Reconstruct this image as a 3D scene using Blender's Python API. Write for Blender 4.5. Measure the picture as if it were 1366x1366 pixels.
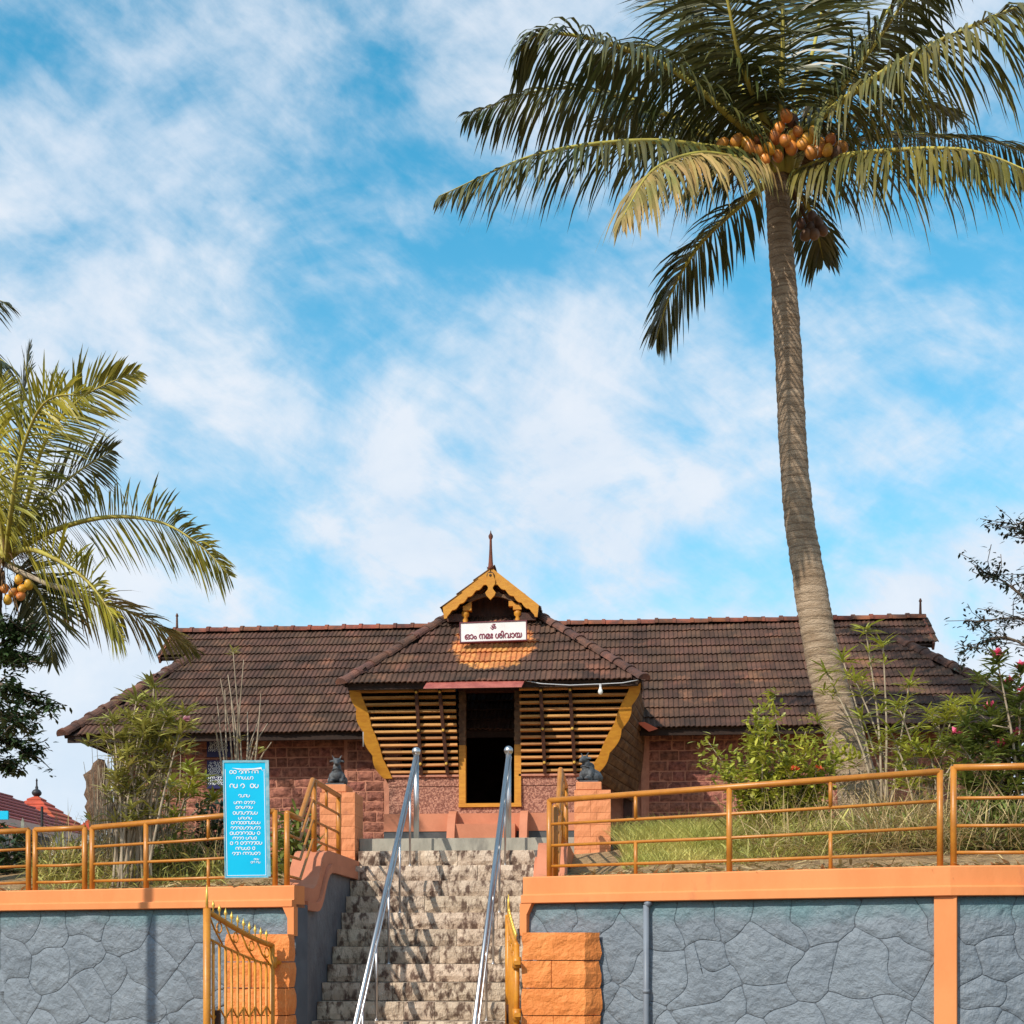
import bpy, bmesh, math, random
from mathutils import Vector, Matrix, noise
random.seed(7)
R = math.radians
E = 1.6                       # eye height above the road
FPX, YAW = 1850.0, R(4.54)    # focal length in photo pixels, camera turned a little to the left
CA, SA = math.cos(YAW), math.sin(YAW)

# ------------------------------------------------------------------ camera, sky, sun
scene = bpy.context.scene
for o in list(bpy.data.objects): bpy.data.objects.remove(o)
cam_d = bpy.data.cameras.new('camera'); cam = bpy.data.objects.new('camera', cam_d)
scene.collection.objects.link(cam); scene.camera = cam
cam.location = (0, 0, E); cam.rotation_euler = (R(90), 0, YAW)
cam_d.sensor_width = 36; cam_d.lens = 36 * FPX / 1366; cam_d.shift_y = (1278 - 683) / 1366
cam_d.clip_end = 3000; cam_d.clip_start = 0.1
SUN_EL, SUN_AZ = R(39), R(36)   # azimuth: how far to the left of straight behind the camera
sun_to = Vector((-math.sin(SUN_AZ) * math.cos(SUN_EL), -math.cos(SUN_AZ) * math.cos(SUN_EL), math.sin(SUN_EL)))
sd = bpy.data.lights.new('sun', 'SUN'); sd.energy = 4.2; sd.angle = R(0.55); sd.color = (1, .93, .82)
so = bpy.data.objects.new('sun', sd); scene.collection.objects.link(so)
so.rotation_euler = (-sun_to).to_track_quat('-Z', 'Y').to_euler(); so.location = (-20, -20, 30)
scene.view_settings.view_transform = 'Standard'; scene.view_settings.look = 'None'
scene.view_settings.exposure = 0.1; scene.view_settings.gamma = 1.0

def build_world():
    w = bpy.data.worlds.new('World'); scene.world = w; w.use_nodes = True
    N, L = w.node_tree.nodes, w.node_tree.links; N.clear()
    out = N.new('ShaderNodeOutputWorld'); bg = N.new('ShaderNodeBackground'); bg.inputs[1].default_value = 0.125
    sky = N.new('ShaderNodeTexSky'); sky.sky_type = 'NISHITA'; sky.sun_disc = False
    sky.sun_elevation = SUN_EL; sky.sun_rotation = math.atan2(sun_to.x, sun_to.y)
    sky.air_density = 1.0; sky.dust_density = .6; sky.ozone_density = 2.2
    tc = N.new('ShaderNodeTexCoord'); sep = N.new('ShaderNodeSeparateXYZ'); L.new(tc.outputs['Generated'], sep.inputs[0])
    def math_(op, a, b=None, c=None):
        m = N.new('ShaderNodeMath'); m.operation = op
        for i, x in enumerate((a, b, c)):
            if x is None: continue
            if isinstance(x, (int, float)): m.inputs[i].default_value = x
            else: L.new(x, m.inputs[i])
        return m.outputs[0]
    def noise_(scale, detail, rough, loc, rot, sc, dist=0):
        mp = N.new('ShaderNodeMapping'); mp.vector_type = 'TEXTURE'; mp.inputs['Location'].default_value = loc
        mp.inputs['Rotation'].default_value = rot; mp.inputs['Scale'].default_value = sc
        L.new(tc.outputs['Generated'], mp.inputs[0])
        n = N.new('ShaderNodeTexNoise'); n.inputs['Scale'].default_value = scale; n.inputs['Detail'].default_value = detail
        n.inputs['Roughness'].default_value = rough; n.inputs['Distortion'].default_value = dist
        L.new(mp.outputs[0], n.inputs['Vector']); return n.outputs['Fac']
    def smooth(x, a, b):
        m = N.new('ShaderNodeMapRange'); m.interpolation_type = 'SMOOTHSTEP'
        m.inputs[1].default_value = a; m.inputs[2].default_value = b; L.new(x, m.inputs[0]); return m.outputs[0]
    big = noise_(4.6, 6, .55, (SKY_X, 0, SKY_Y), (0, R(12), 0), (1.3, 1, .9), .3)
    streak = noise_(11, 9, .6, (.3, .1, .7), (0, R(-14), 0), (1.3, 1, .9), .3)
    fine = noise_(34, 5, .6, (0, 0, 0), (0, R(32), 0), (1.9, 1, .55), .35)
    dens = math_('ADD', math_('ADD', math_('MULTIPLY', big, .55), math_('MULTIPLY', streak, .32)), math_('MULTIPLY', fine, .13))
    low = smooth(sep.outputs[2], .56, .04)
    dens = math_('ADD', dens, math_('MULTIPLY', low, .105))
    cov = smooth(dens, .425, .615)
    # thin milky veil everywhere, thicker towards the horizon
    cov = math_('MINIMUM', math_('ADD', math_('ADD', math_('MULTIPLY', cov, .80), .07), math_('MULTIPLY', low, .42)), .96)
    hs = N.new('ShaderNodeHueSaturation'); hs.inputs['Hue'].default_value = .468; hs.inputs['Saturation'].default_value = 1.48
    hs.inputs['Value'].default_value = 1.62
    L.new(sky.outputs[0], hs.inputs['Color'])
    cl = N.new('ShaderNodeMix'); cl.data_type = 'RGBA'
    L.new(smooth(streak, .3, .75), cl.inputs[0]); cl.inputs[6].default_value = (5.2, 6.0, 7.0, 1); cl.inputs[7].default_value = (6.4, 6.75, 7.3, 1)
    mx = N.new('ShaderNodeMix'); mx.data_type = 'RGBA'
    L.new(cov, mx.inputs[0]); L.new(hs.outputs[0], mx.inputs[6]); L.new(cl.outputs[2], mx.inputs[7])
    L.new(mx.outputs[2], bg.inputs[0]); L.new(bg.outputs[0], out.inputs[0])
SKY_X, SKY_Y = .15, .35
build_world()

# ------------------------------------------------------------------ helpers
def P(u, v, Y):
    """world point that lies at depth Y in the direction of photo pixel (u, v)"""
    a, w = (u - 683) / FPX, (1278 - v) / FPX
    t = Y / (CA + a * SA)
    return Vector(((a * CA - SA) * t, Y, E + w * t))
def XU(u, Y): return P(u, 1278, Y).x

COL = scene.collection
def wl(o):
    v = Vector((0, 0, 0))
    while o is not None: v += o.location; o = o.parent
    return v
def tag(o, label, cat, group=None, kind=None):
    if label: o['label'] = label
    if cat: o['category'] = cat
    if group: o['group'] = group
    if kind: o['kind'] = kind
    return o
def thing(name, loc, label, cat, group=None):
    o = bpy.data.objects.new(name, None); COL.objects.link(o); o.location = loc; o.empty_display_size = .1
    return tag(o, label, cat, group)
def link(name, me, parent=None, M4=None):
    o = bpy.data.objects.new(name, me); COL.objects.link(o)
    if parent is not None: o.parent = parent
    if M4 is not None:
        m = M4.copy()
        if parent is not None: m.translation = m.translation - wl(parent)
        o.matrix_local = m
    return o

class MB:
    def __init__(s): s.v, s.f = [], []
    def add(s, vs, fs):
        b = len(s.v); s.v += [tuple(x) for x in vs]; s.f += [tuple(b + i for i in f) for f in fs]; return s
    def box(s, a, b, rz=0, c=None):
        x0, y0, z0 = a; x1, y1, z1 = b
        vs = [Vector(q) for q in ((x0,y0,z0),(x1,y0,z0),(x1,y1,z0),(x0,y1,z0),(x0,y0,z1),(x1,y0,z1),(x1,y1,z1),(x0,y1,z1))]
        if rz:
            c = Vector(c) if c else Vector(((x0+x1)/2, (y0+y1)/2, 0)); m = Matrix.Rotation(rz, 3, 'Z')
            vs = [m @ (q - c) + c for q in vs]
        return s.add(vs, [(0,3,2,1),(4,5,6,7),(0,1,5,4),(1,2,6,5),(2,3,7,6),(3,0,4,7)])
    def bar(s, p, q, w, h, up=(0,0,1)):
        p, q = Vector(p), Vector(q); d = (q - p).normalized(); up = Vector(up)
        x = d.cross(up)
        if x.length < 1e-4: x = d.cross(Vector((1, 0, 0)))
        x.normalize(); y = x.cross(d)
        vs = []
        for c in (p, q):
            for sx, sy in ((-1,-1),(1,-1),(1,1),(-1,1)): vs.append(c + x*sx*w/2 + y*sy*h/2)
        return s.add(vs, [(0,1,2,3),(7,6,5,4),(0,4,5,1),(1,5,6,2),(2,6,7,3),(3,7,4,0)])
    def tube(s, pts, r, n=8, cap=True):
        pts = [Vector(p) for p in pts]; k = len(pts)
        rs = r if isinstance(r, (list, tuple)) else [r] * k
        t = (pts[1] - pts[0]).normalized()
        x = t.cross(Vector((0, 0, 1)))
        if x.length < 1e-3: x = t.cross(Vector((0, 1, 0)))
        x.normalize(); vs = []
        for i in range(k):
            if i == 0: t = pts[1] - pts[0]
            elif i == k - 1: t = pts[-1] - pts[-2]
            else: t = (pts[i+1] - pts[i]).normalized() + (pts[i] - pts[i-1]).normalized()
            t.normalize(); x = (x - t * x.dot(t))
            if x.length < 1e-5: x = t.orthogonal()
            x.normalize(); y = t.cross(x)
            for j in range(n):
                a = 2 * math.pi * j / n; vs.append(pts[i] + (x * math.cos(a) + y * math.sin(a)) * rs[i])
        fs = [(i*n+j, i*n+(j+1)%n, (i+1)*n+(j+1)%n, (i+1)*n+j) for i in range(k-1) for j in range(n)]
        if cap: fs += [tuple(range(n-1, -1, -1)), tuple(range((k-1)*n, k*n))]
        return s.add(vs, fs)
    def lathe(s, c, prof, n=12):
        c = Vector(c); vs = []
        for r, z in prof:
            for j in range(n): a = 2*math.pi*j/n; vs.append(c + Vector((r*math.cos(a), r*math.sin(a), z)))
        k = len(prof)
        fs = [(i*n+j, i*n+(j+1)%n, (i+1)*n+(j+1)%n, (i+1)*n+j) for i in range(k-1) for j in range(n)]
        fs += [tuple(range(n-1,-1,-1)), tuple(range((k-1)*n, k*n))]
        return s.add(vs, fs)
    def prism(s, poly, ext):
        """poly: list of 3D points, ext: extrusion vector"""
        poly = [Vector(p) for p in poly]; ext = Vector(ext); n = len(poly)
        return s.add(poly + [p + ext for p in poly], [tuple(range(n-1,-1,-1)), tuple(range(n, 2*n))] + [(i, (i+1)%n, n+(i+1)%n, n+i) for i in range(n)])
    def strip(s, A, B, ext):
        """solid band between polylines A and B, extruded by ext"""
        ext = Vector(ext); n = len(A); vs = []
        for a, b in zip(A, B):
            a, b = Vector(a), Vector(b); vs += [a, b, a + ext, b + ext]
        fs = []
        for i in range(n-1):
            k, m = 4*i, 4*i+4
            fs += [(k, k+1, m+1, m), (k+2, m+2, m+3, k+3), (k, m, m+2, k+2), (k+1, k+3, m+3, m+1)]
        fs += [(0, 2, 3, 1), (4*n-4, 4*n-3, 4*n-1, 4*n-2)]
        return s.add(vs, fs)
    def blade(s, p, d, L, w, droop=.3, n=3, side=None, fold=0):
        p = Vector(p); d = Vector(d).normalized()
        sd_ = side.normalized() if side is not None else d.cross(Vector((random.uniform(-.4,.4), random.uniform(-.4,.4), 1)))
        if sd_.length < 1e-3: sd_ = Vector((1, 0, 0))
        sd_.normalize(); vs = []; g = Vector((0, 0, -1))
        for i in range(n):
            t = i / n; ww = w * (.45 + 1.1*t) if t < .5 else w * (1.55 - 1.1 * t)
            ww = max(ww, .25*w) / 2
            vs += [p + sd_*ww, p - sd_*ww]; d = (d + g * droop / n).normalized(); p = p + d * (L / n)
        vs.append(p); fs = [(2*i, 2*i+1, 2*i+3, 2*i+2) for i in range(n-1)] + [(2*n-2, 2*n-1, 2*n)]
        return s.add(vs, fs)
    def mesh(s, name, mat, smooth=False, off=None):
        me = bpy.data.meshes.new(name)
        vs = s.v if off is None else [(a-off.x, b-off.y, c-off.z) for a, b, c in s.v]
        me.from_pydata(vs, [], s.f); me.update()
        bm = bmesh.new(); bm.from_mesh(me)
        if len(s.f) < 4000: bmesh.ops.recalc_face_normals(bm, faces=bm.faces)
        bm.to_mesh(me); bm.free()
        if mat: me.materials.append(mat)
        if smooth: me.polygons.foreach_set('use_smooth', [True] * len(me.polygons))
        return me
    def build(s, name, mat, parent=None, smooth=False, origin=None):
        off = wl(parent) if parent is not None else (Vector(origin) if origin is not None else Vector((0,0,0)))
        o = link(name, s.mesh(name, mat, smooth, off), parent)
        if parent is None and origin is not None: o.location = origin
        return o
def smooth_by_angle(o, ang=35):
    try:
        me = o.data
        me.polygons.foreach_set('use_smooth', [True] * len(me.polygons)); me.set_sharp_from_angle(angle=R(ang))
    except Exception: pass
def bevel(o, w=.01, seg=1):
    bm = bmesh.new(); bm.from_mesh(o.data)
    es = [e for e in bm.edges if len(e.link_faces) == 2 and e.calc_face_angle(0) > .6]
    bmesh.ops.bevel(bm, geom=es, offset=w, segments=seg, affect='EDGES', clamp_overlap=True)
    bm.to_mesh(o.data); bm.free(); return o
def curve_pts(ctrl, n):
    """Catmull-Rom through control points"""
    c = [Vector(p) for p in ctrl]; c = [c[0]*2 - c[1]] + c + [c[-1]*2 - c[-2]]; out = []
    segs = len(c) - 3
    for i in range(n + 1):
        t = i / n * segs; k = min(int(t), segs - 1); t -= k; a, b, d, e = c[k:k+4]
        out.append(.5*((2*b) + (d-a)*t + (2*a-5*b+4*d-e)*t*t + (3*b-a-3*d+e)*t**3))
    return out

# ------------------------------------------------------------------ materials
def mat(name, c1, c2=None, scale=6, rough=.75, bump=0, bscale=40, metal=0, c3=None, c3at=.58, s3=None, rnd=0, spec=.3,
        stretch=(1,1,1), lo=.38, hi=.62, detail=6, extra=None, transl=0, island=0, bdist=.02, coat=0):
    m = bpy.data.materials.new(name); m.use_nodes = True; N, L = m.node_tree.nodes, m.node_tree.links
    bs = N['Principled BSDF']; out = N['Material Output']
    bs.inputs['Roughness'].default_value = rough; bs.inputs['Metallic'].default_value = metal
    bs.inputs['Specular IOR Level'].default_value = spec
    if coat: bs.inputs['Coat Weight'].default_value = coat; bs.inputs['Coat Roughness'].default_value = .15
    geo = N.new('ShaderNodeNewGeometry'); mp = N.new('ShaderNodeMapping'); mp.inputs['Scale'].default_value = stretch
    L.new(geo.outputs['Position'], mp.inputs[0]); pos = mp.outputs[0]
    def nz(sc, det=detail, ro=.6, dist=.2):
        n = N.new('ShaderNodeTexNoise'); n.inputs['Scale'].default_value = sc; n.inputs['Detail'].default_value = det
        n.inputs['Roughness'].default_value = ro; n.inputs['Distortion'].default_value = dist; L.new(pos, n.inputs['Vector']); return n.outputs['Fac']
    def rng(x, a, b):
        q = N.new('ShaderNodeMapRange'); q.inputs[1].default_value = a; q.inputs[2].default_value = b; L.new(x, q.inputs[0]); return q.outputs[0]
    def mix(f, a, b):
        q = N.new('ShaderNodeMix'); q.data_type = 'RGBA'
        if isinstance(f, float): q.inputs[0].default_value = f
        else: L.new(f, q.inputs[0])
        for i, x in ((6, a), (7, b)):
            if isinstance(x, tuple): q.inputs[i].default_value = (*x[:3], 1)
            else: L.new(x, q.inputs[i])
        return q.outputs[2]
    def mth(op, a, b):
        q = N.new('ShaderNodeMath'); q.operation = op
        for i, x in enumerate((a, b)):
            if isinstance(x, (int, float)): q.inputs[i].default_value = x
            else: L.new(x, q.inputs[i])
        return q.outputs[0]
    col = c1
    if c2 is not None: col = mix(rng(nz(scale), lo, hi), c1, c2)
    if c3 is not None: col = mix(rng(nz(s3 or scale*.35), c3at, c3at + .12), col, c3)
    if extra: col = extra(N, L, geo, nz, rng, mix, mth, col)
    if rnd or island:
        oi = N.new('ShaderNodeObjectInfo')
        r_ = mth('FRACT', mth('ADD', oi.outputs['Random'], geo.outputs['Random Per Island']), 0)
        amt = rnd or island
        hs = N.new('ShaderNodeHueSaturation')
        L.new(mth('ADD', mth('MULTIPLY', r_, amt), 1 - amt*.55), hs.inputs['Value'])
        L.new(mth('ADD', mth('MULTIPLY', mth('FRACT', mth('MULTIPLY', r_, 7.31), 0), .02*min(1, amt*2)), .49), hs.inputs['Hue'])
        if isinstance(col, tuple): hs.inputs['Color'].default_value = (*col, 1)
        else: L.new(col, hs.inputs['Color'])
        col = hs.outputs[0]
    if isinstance(col, tuple): bs.inputs['Base Color'].default_value = (*col, 1)
    else: L.new(col, bs.inputs['Base Color'])
    if bump:
        b = N.new('ShaderNodeBump'); b.inputs['Strength'].default_value = bump; b.inputs['Distance'].default_value = bdist
        L.new(nz(bscale, 5), b.inputs['Height']); L.new(b.outputs[0], bs.inputs['Normal'])
    if transl:
        t = N.new('ShaderNodeBsdfTranslucent'); ms = N.new('ShaderNodeMixShader'); ms.inputs[0].default_value = transl
        if isinstance(col, tuple): t.inputs[0].default_value = (*col, 1)
        else: L.new(col, t.inputs[0])
        L.new(bs.outputs[0], ms.inputs[1]); L.new(t.outputs[0], ms.inputs[2]); L.new(ms.outputs[0], out.inputs['Surface'])
    return m

def teal_top(N, L, geo, nz, rng, mix, mth, col):
    # turquoise undercoat left showing in a ragged band under the painted ledge
    s = N.new('ShaderNodeSeparateXYZ'); L.new(geo.outputs['Position'], s.inputs[0])
    h = mth('ADD', s.outputs[2], mth('MULTIPLY', nz(2.2), .35))
    return mix(mth('MULTIPLY', rng(h, 2.05, 2.25), .75), col, (.085, .20, .225))
def clean_patch(N, L, geo, nz, rng, mix, mth, col):
    # freshly washed tiles under the signboard
    s = N.new('ShaderNodeSeparateXYZ'); L.new(geo.outputs['Position'], s.inputs[0])
    c = P(657, 868, 20.6)
    dx = mth('POWER', mth('DIVIDE', mth('SUBTRACT', s.outputs[0], c.x), .62), 2)
    dz = mth('POWER', mth('DIVIDE', mth('SUBTRACT', s.outputs[2], c.z + .17), .50), 2)
    e = mth('ADD', mth('ADD', dx, dz), mth('MULTIPLY', mth('SUBTRACT', nz(5.5), .5), 1.5))
    return mix(rng(e, 1.12, .9), col, mix(rng(nz(9), .35, .6), (.62, .29, .085), (.50, .18, .055)))

def ring_marks(N, L, geo, nz, rng, mix, mth, col):
    # leaf scars: thin dark rings round the trunk
    s = N.new('ShaderNodeSeparateXYZ'); L.new(geo.outputs['Position'], s.inputs[0])
    h = mth('ADD', s.outputs[2], mth('MULTIPLY', nz(1.6), .10))
    w = mth('FRACT', mth('DIVIDE', h, .092), 0)
    return mix(mth('MULTIPLY', rng(w, .26, .02), .62), col, (.10, .065, .04))
TILE = dict(c1=(.054,.031,.021), c2=(.132,.066,.042), scale=2.4, rough=.85, bump=.5, bscale=55, c3=(.20,.09,.052), c3at=.57, s3=1.6, rnd=.42, detail=8, lo=.34, hi=.66)
M = dict(
 tile=mat('roof_tile', **TILE), tile_porch=mat('roof_tile_porch', extra=clean_patch, **TILE),
 ridge=mat('ridge_tile', (.27,.085,.045), (.11,.05,.036), 5, .85, .5, 50, rnd=.45),
 ridge_dark=mat('hip_ridge_tile', (.19,.085,.055), (.08,.045,.036), 5, .85, .6, 50, c3=(.42,.36,.30), c3at=.66, s3=4, rnd=.45),
 deck=mat('roof_boards', (.035,.018,.012), (.02,.011,.008), 12, .8),
 laterite=mat('laterite_block', (.42,.175,.115), (.20,.08,.056), 16, .92, 1.0, 60, rnd=.35, bdist=.03),
 joint=mat('laterite_joint', (.53,.24,.155), (.43,.185,.12), 8, .9, .3, 60),
 lat_rough=mat('laterite_rough_render', (.58,.29,.20), (.27,.115,.082), 36, .95, 1.0, 60, bdist=.03, detail=3, lo=.42, hi=.56),
 orange=mat('orange_paint', (.74,.262,.088), (.67,.228,.072), 2.5, .62, .12, 45, c3=(.50,.165,.065), c3at=.61, s3=3.2, stretch=(1,1,.35)),
 orange_rock=mat('orange_rock_paint', (.82,.275,.07), (.72,.22,.052), 4, .6, .7, 14, bdist=.04),
 terracotta=mat('terracotta_paint', (.58,.215,.115), (.50,.18,.095), 3, .65, .15, 50, c3=(.45,.17,.09), c3at=.64),
 salmon=mat('salmon_pillar_paint', (.71,.27,.115), (.62,.225,.095), 3, .7, .5, 30, c3=(.44,.16,.085), c3at=.62, s3=5, stretch=(1,1,.5)),
 stone=mat('painted_stone', (.185,.212,.245), (.142,.166,.196), 3.5, .55, .8, 11, rnd=.05, extra=teal_top, bdist=.05, c3=(.225,.25,.28), c3at=.6, s3=7, spec=.4),
 stone_joint=mat('stone_joint', (.085,.097,.112), (.11,.125,.145), 4, .85),
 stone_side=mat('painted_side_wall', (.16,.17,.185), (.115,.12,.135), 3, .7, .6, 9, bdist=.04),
 rail=mat('mustard_pipe_paint', (.52,.20,.024), (.43,.155,.018), 9, .38, .08, 60, spec=.5, c3=(.34,.12,.03), c3at=.68, s3=12),
 gate=mat('gate_paint', (.62,.25,.018), (.52,.19,.014), 9, .42, .08, 60, spec=.5, c3=(.30,.10,.02), c3at=.7, s3=14),
 gold=mat('gold_spike', (.78,.50,.10), None, rough=.35, metal=.4),
 steel=mat('stainless_steel', (.60,.585,.58), None, rough=.34, metal=1.0),
 granite=mat('granite_step', (.72,.58,.43), (.54,.42,.30), 7, .9, .8, 48, c3=(.16,.105,.074), c3at=.48, s3=10.0, rnd=.22, stretch=(1.5,1,.75), bdist=.03, detail=9),
 concrete=mat('grey_concrete', (.40,.37,.30), (.29,.27,.22), 5, .9, .3, 40, c3=(.14,.13,.115), c3at=.62, stretch=(1,1,.5)),
 darkgrey=mat('dark_plinth', (.07,.072,.075), (.10,.10,.10), 5, .9, .3, 40),
 wood_y=mat('yellow_wood', (.60,.275,.03), (.50,.205,.022), 7, .5, .15, 40, stretch=(1,1,4)),
 wood_slat=mat('teak_slat', (.56,.28,.075), (.38,.175,.045), 5, .55, .2, 40, rnd=.35, stretch=(.6,4,4)),
 wood_dark=mat('dark_teak', (.085,.032,.018), (.045,.018,.011), 6, .55, .3, 40, stretch=(4,4,1)),
 wood_carved=mat('carved_dark_wood', (.19,.105,.05), (.085,.045,.024), 9, .6, .6, 30),
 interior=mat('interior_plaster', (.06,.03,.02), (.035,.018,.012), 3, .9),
 white=mat('white_board', (.78,.75,.72), (.70,.66,.63), 3, .5),
 maroon=mat('maroon_letters', (.19,.018,.045), None, rough=.6),
 maroon_frame=mat('maroon_frame', (.14,.03,.04), None, rough=.5),
 cyan=mat('cyan_board', (0.000,0.520,0.780), (0.000,0.468,0.728), 2, .45),
 cyan_edge=mat('cyan_board_edge', (.10,.36,.44), (.32,.48,.52), 14, .5),
 letter=mat('white_letters', (.80,.84,.86), None, rough=.6),
 navy=mat('navy_board', (.012,.012,.07), (.02,.02,.09), 3, .4),
 awning=mat('red_awning', (.42,.12,.09), (.30,.075,.06), 6, .55, .2, 30),
 redflap=mat('red_flap', (.62,.14,.07), None, rough=.6),
 nandi=mat('black_granite', (.10,.105,.11), (.05,.052,.056), 18, .55, .4, 60, c3=(.28,.27,.25), c3at=.6, s3=14),
 trunk=mat('palm_bark', (0.459,0.338,0.230), (0.297,0.203,0.128), 4, .95, .9, 24, c3=(.20,.135,.09), c3at=.6, s3=7, stretch=(1,1,3.2), bdist=.03, extra=ring_marks),
 trunk_dark=mat('palm_bark_dark', (0.160,0.110,0.070), (0.080,0.055,0.035), 5, .95, .9, 24, stretch=(1,1,3)),
 bark=mat('bark', (.16,.12,.085), (.085,.062,.045), 9, .95, .8, 30),
 twig=mat('pale_twig', (.42,.34,.24), (.27,.21,.145), 9, .9),
 rachis=mat('frond_midrib', (0.450,0.390,0.075), (0.330,0.255,0.053), 3, .5),
 leaflet=mat('palm_leaflet', (.050,.064,.016), (.115,.105,.028), 1.4, .38, island=.6, transl=.16, spec=.45, c3=(.16,.12,.035), c3at=.62, s3=1.0),
 leaflet_old=mat('palm_leaflet_old', (.10,.10,.022), (.20,.165,.038), 1.6, .42, island=.55, transl=.18, spec=.4, c3=(.26,.17,.06), c3at=.62, s3=1.2),
 leaflet_y=mat('palm_leaflet_yellow', (.50,.42,.04), (.24,.23,.03), 1.6, .42, island=.45, transl=.25, spec=.4),
 leaflet_mix=mat('palm_leaflet_mixed', (.11,.12,.022), (.32,.27,.04), 1.6, .42, island=.5, transl=.2, spec=.4),
 leaflet_dry=mat('palm_leaflet_dry', (0.420,0.280,0.098), (0.196,0.182,0.049), 1.8, .5, island=.5, transl=.2),
 fibre=mat('palm_fibre', (.16,.085,.035), (.07,.04,.02), 12, .95),
 coconut=mat('coconut_orange', (.72,.30,.045), (.48,.17,.04), 5, .42, rnd=.5, c3=(.16,.07,.03), c3at=.62, s3=6, spec=.45),
 coconut_y=mat('coconut_yellow', (.80,.43,.035), (.62,.29,.035), 5, .4, rnd=.4, spec=.45),
 coconut_d=mat('coconut_dark', (.20,.11,.06), (.11,.06,.04), 5, .6, rnd=.4),
 lv_bright=mat('leaf_bright', (.52,.50,.075), (.33,.36,.055), 3, .45, island=.5, transl=.3, spec=.4),
 lv_mid=mat('leaf_mid', (.25,.28,.06), (.14,.18,.04), 3, .45, island=.55, transl=.25, spec=.4),
 lv_dark=mat('leaf_dark', (0.053,0.087,0.027), (0.027,0.051,0.018), 3, .45, island=.6, transl=.15, spec=.4),
 lv_olive=mat('leaf_olive', (.50,.46,.12), (.30,.30,.08), 3, .5, island=.5, transl=.25),
 lv_grey=mat('leaf_grey_green', (0.039,0.055,0.039), (0.023,0.034,0.026), 3, .5, island=.5, transl=.1),  # dark grey-green leaves of the sparse tree, their own colour
 pink=mat('pink_petals', (.85,.20,.28), (.78,.11,.18), 6, .5, island=.3, transl=.25),
 palepink=mat('pale_pink_petals', (.78,.46,.50), (.70,.36,.42), 6, .5, island=.2, transl=.25),
 redorange=mat('orange_petals', (.62,.14,.04), None, rough=.5, island=.2, transl=.2),
 grass=mat('grass_blades', (.68,.60,.19), (.48,.48,.12), 1.4, .5, island=.5, transl=.3, c3=(.58,.46,.18), c3at=.58, s3=1.2),
 drygrass=mat('dry_grass', (0.612,0.459,0.221), (0.374,0.272,0.128), 3, .8, island=.6, transl=.2),
 soil=mat('soil', (0.442,0.289,0.145), (0.255,0.162,0.085), 7, .95, 1.0, 22, c3=(.36,.26,.13), c3at=.56, s3=11, bdist=.05),
 road=mat('road_asphalt', (.055,.053,.05), (.04,.04,.038), 20, .9, .4, 80),
 red_sheet=mat('red_roof_sheet', (.38,.07,.055), (.32,.055,.045), 3, .5, .1, 20),
 red_tile=mat('orange_red_tile', (.55,.115,.045), (.42,.085,.035), 6, .7, .2, 30, rnd=.25),
 fascia=mat('white_fascia', (.70,.70,.70), None, rough=.6),
 iron=mat('dark_iron', (.03,.03,.034), None, rough=.5),
 grey_pipe=mat('grey_pipe', (.20,.225,.26), (.17,.19,.22), 6, .45),
 bulb=mat('bulb_glass', (.80,.80,.76), None, rough=.25),
 wire=mat('pale_wire', (.55,.56,.58), None, rough=.5),
 laterite_old=mat('weathered_buttress', (.26,.16,.10), (.12,.075,.05), 10, .95, 1.0, 26, stretch=(2.5,2.5,.6), bdist=.05),
)

# ------------------------------------------------------------------ plan of the place
WL = [(-14.0, 15.3), (-6.11, 13.23), (-2.95, 12.40)]           # left retaining wall, plan
WR = [(-.87, 12.40), (2.57, 11.14), (9.0, 11.0)]                # right retaining wall, plan
ZL = (E + .46, E + .525, E + .66)                               # left ledge: bottom, step, top
ZR = (E + .485, E + .56, E + .725)                              # right ledge
def ywall(x):
    pts = WL if x < -1.9 else WR
    for (x0, y0), (x1, y1) in zip(pts, pts[1:]):
        if x <= x1: return y0 + (y1 - y0) * (x - x0) / (x1 - x0)
    return pts[-1][1]
def gz(x, y):
    """height of the planted terrace"""
    t = y - ywall(x); z0 = ZL[2] if x < -1.9 else ZR[2]
    s = min(max((t - .25) / 4.2, 0), 1); s = s*s*(3-2*s)
    z = z0 - .03 + s * .62 + min(max((t - 4.5) / 5, 0), 1) * .25
    return z + (noise.noise(Vector((x*.9, y*.9, 0))) * .07 if t > .3 else 0)

def structure():
    g = MB().add([(-900,-300,0),(900,-300,0),(900,1500,0),(-900,1500,0)], [(0,1,2,3)]).build('ground', M['soil']); g['kind'] = 'structure'
    r = MB().add([(-200,-6,.004),(200,-6,.004),(200,10.2,.004),(-200,10.2,.004)], [(0,1,2,3)]).build('road', M['road']); r['kind'] = 'structure'
    for x0, x1, nm in ((-40, -3.12, 'terrace_ground'), (-.72, 40, 'terrace_ground')):
        nx, ny = 130, 44; vs = []; fs = []
        for j in range(ny + 1):
            t = .14 + 46 * (j / ny) ** 2
            for i in range(nx + 1):
                q = i / nx
                x = x1 - (x1 - x0) * (1-q)**2.2 if x0 < -10 else x0 + (x1 - x0) * q**2.2
                y = ywall(x) + t; z = gz(x, y)
                vs.append((x, y, z))
        for j in range(ny):
            for i in range(nx):
                a = j*(nx+1)+i; fs.append((a, a+1, a+nx+2, a+nx+1))
        o = MB().add(vs, fs).build(nm, M['soil'], smooth=True); o['kind'] = 'structure'
    # paved landing at the head of the steps
    o = MB().box((-3.6, 15.62, 1.0), (.1, 21.0, E + 1.36)).build('paving', M['concrete']); o['kind'] = 'structure'
structure()

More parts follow.
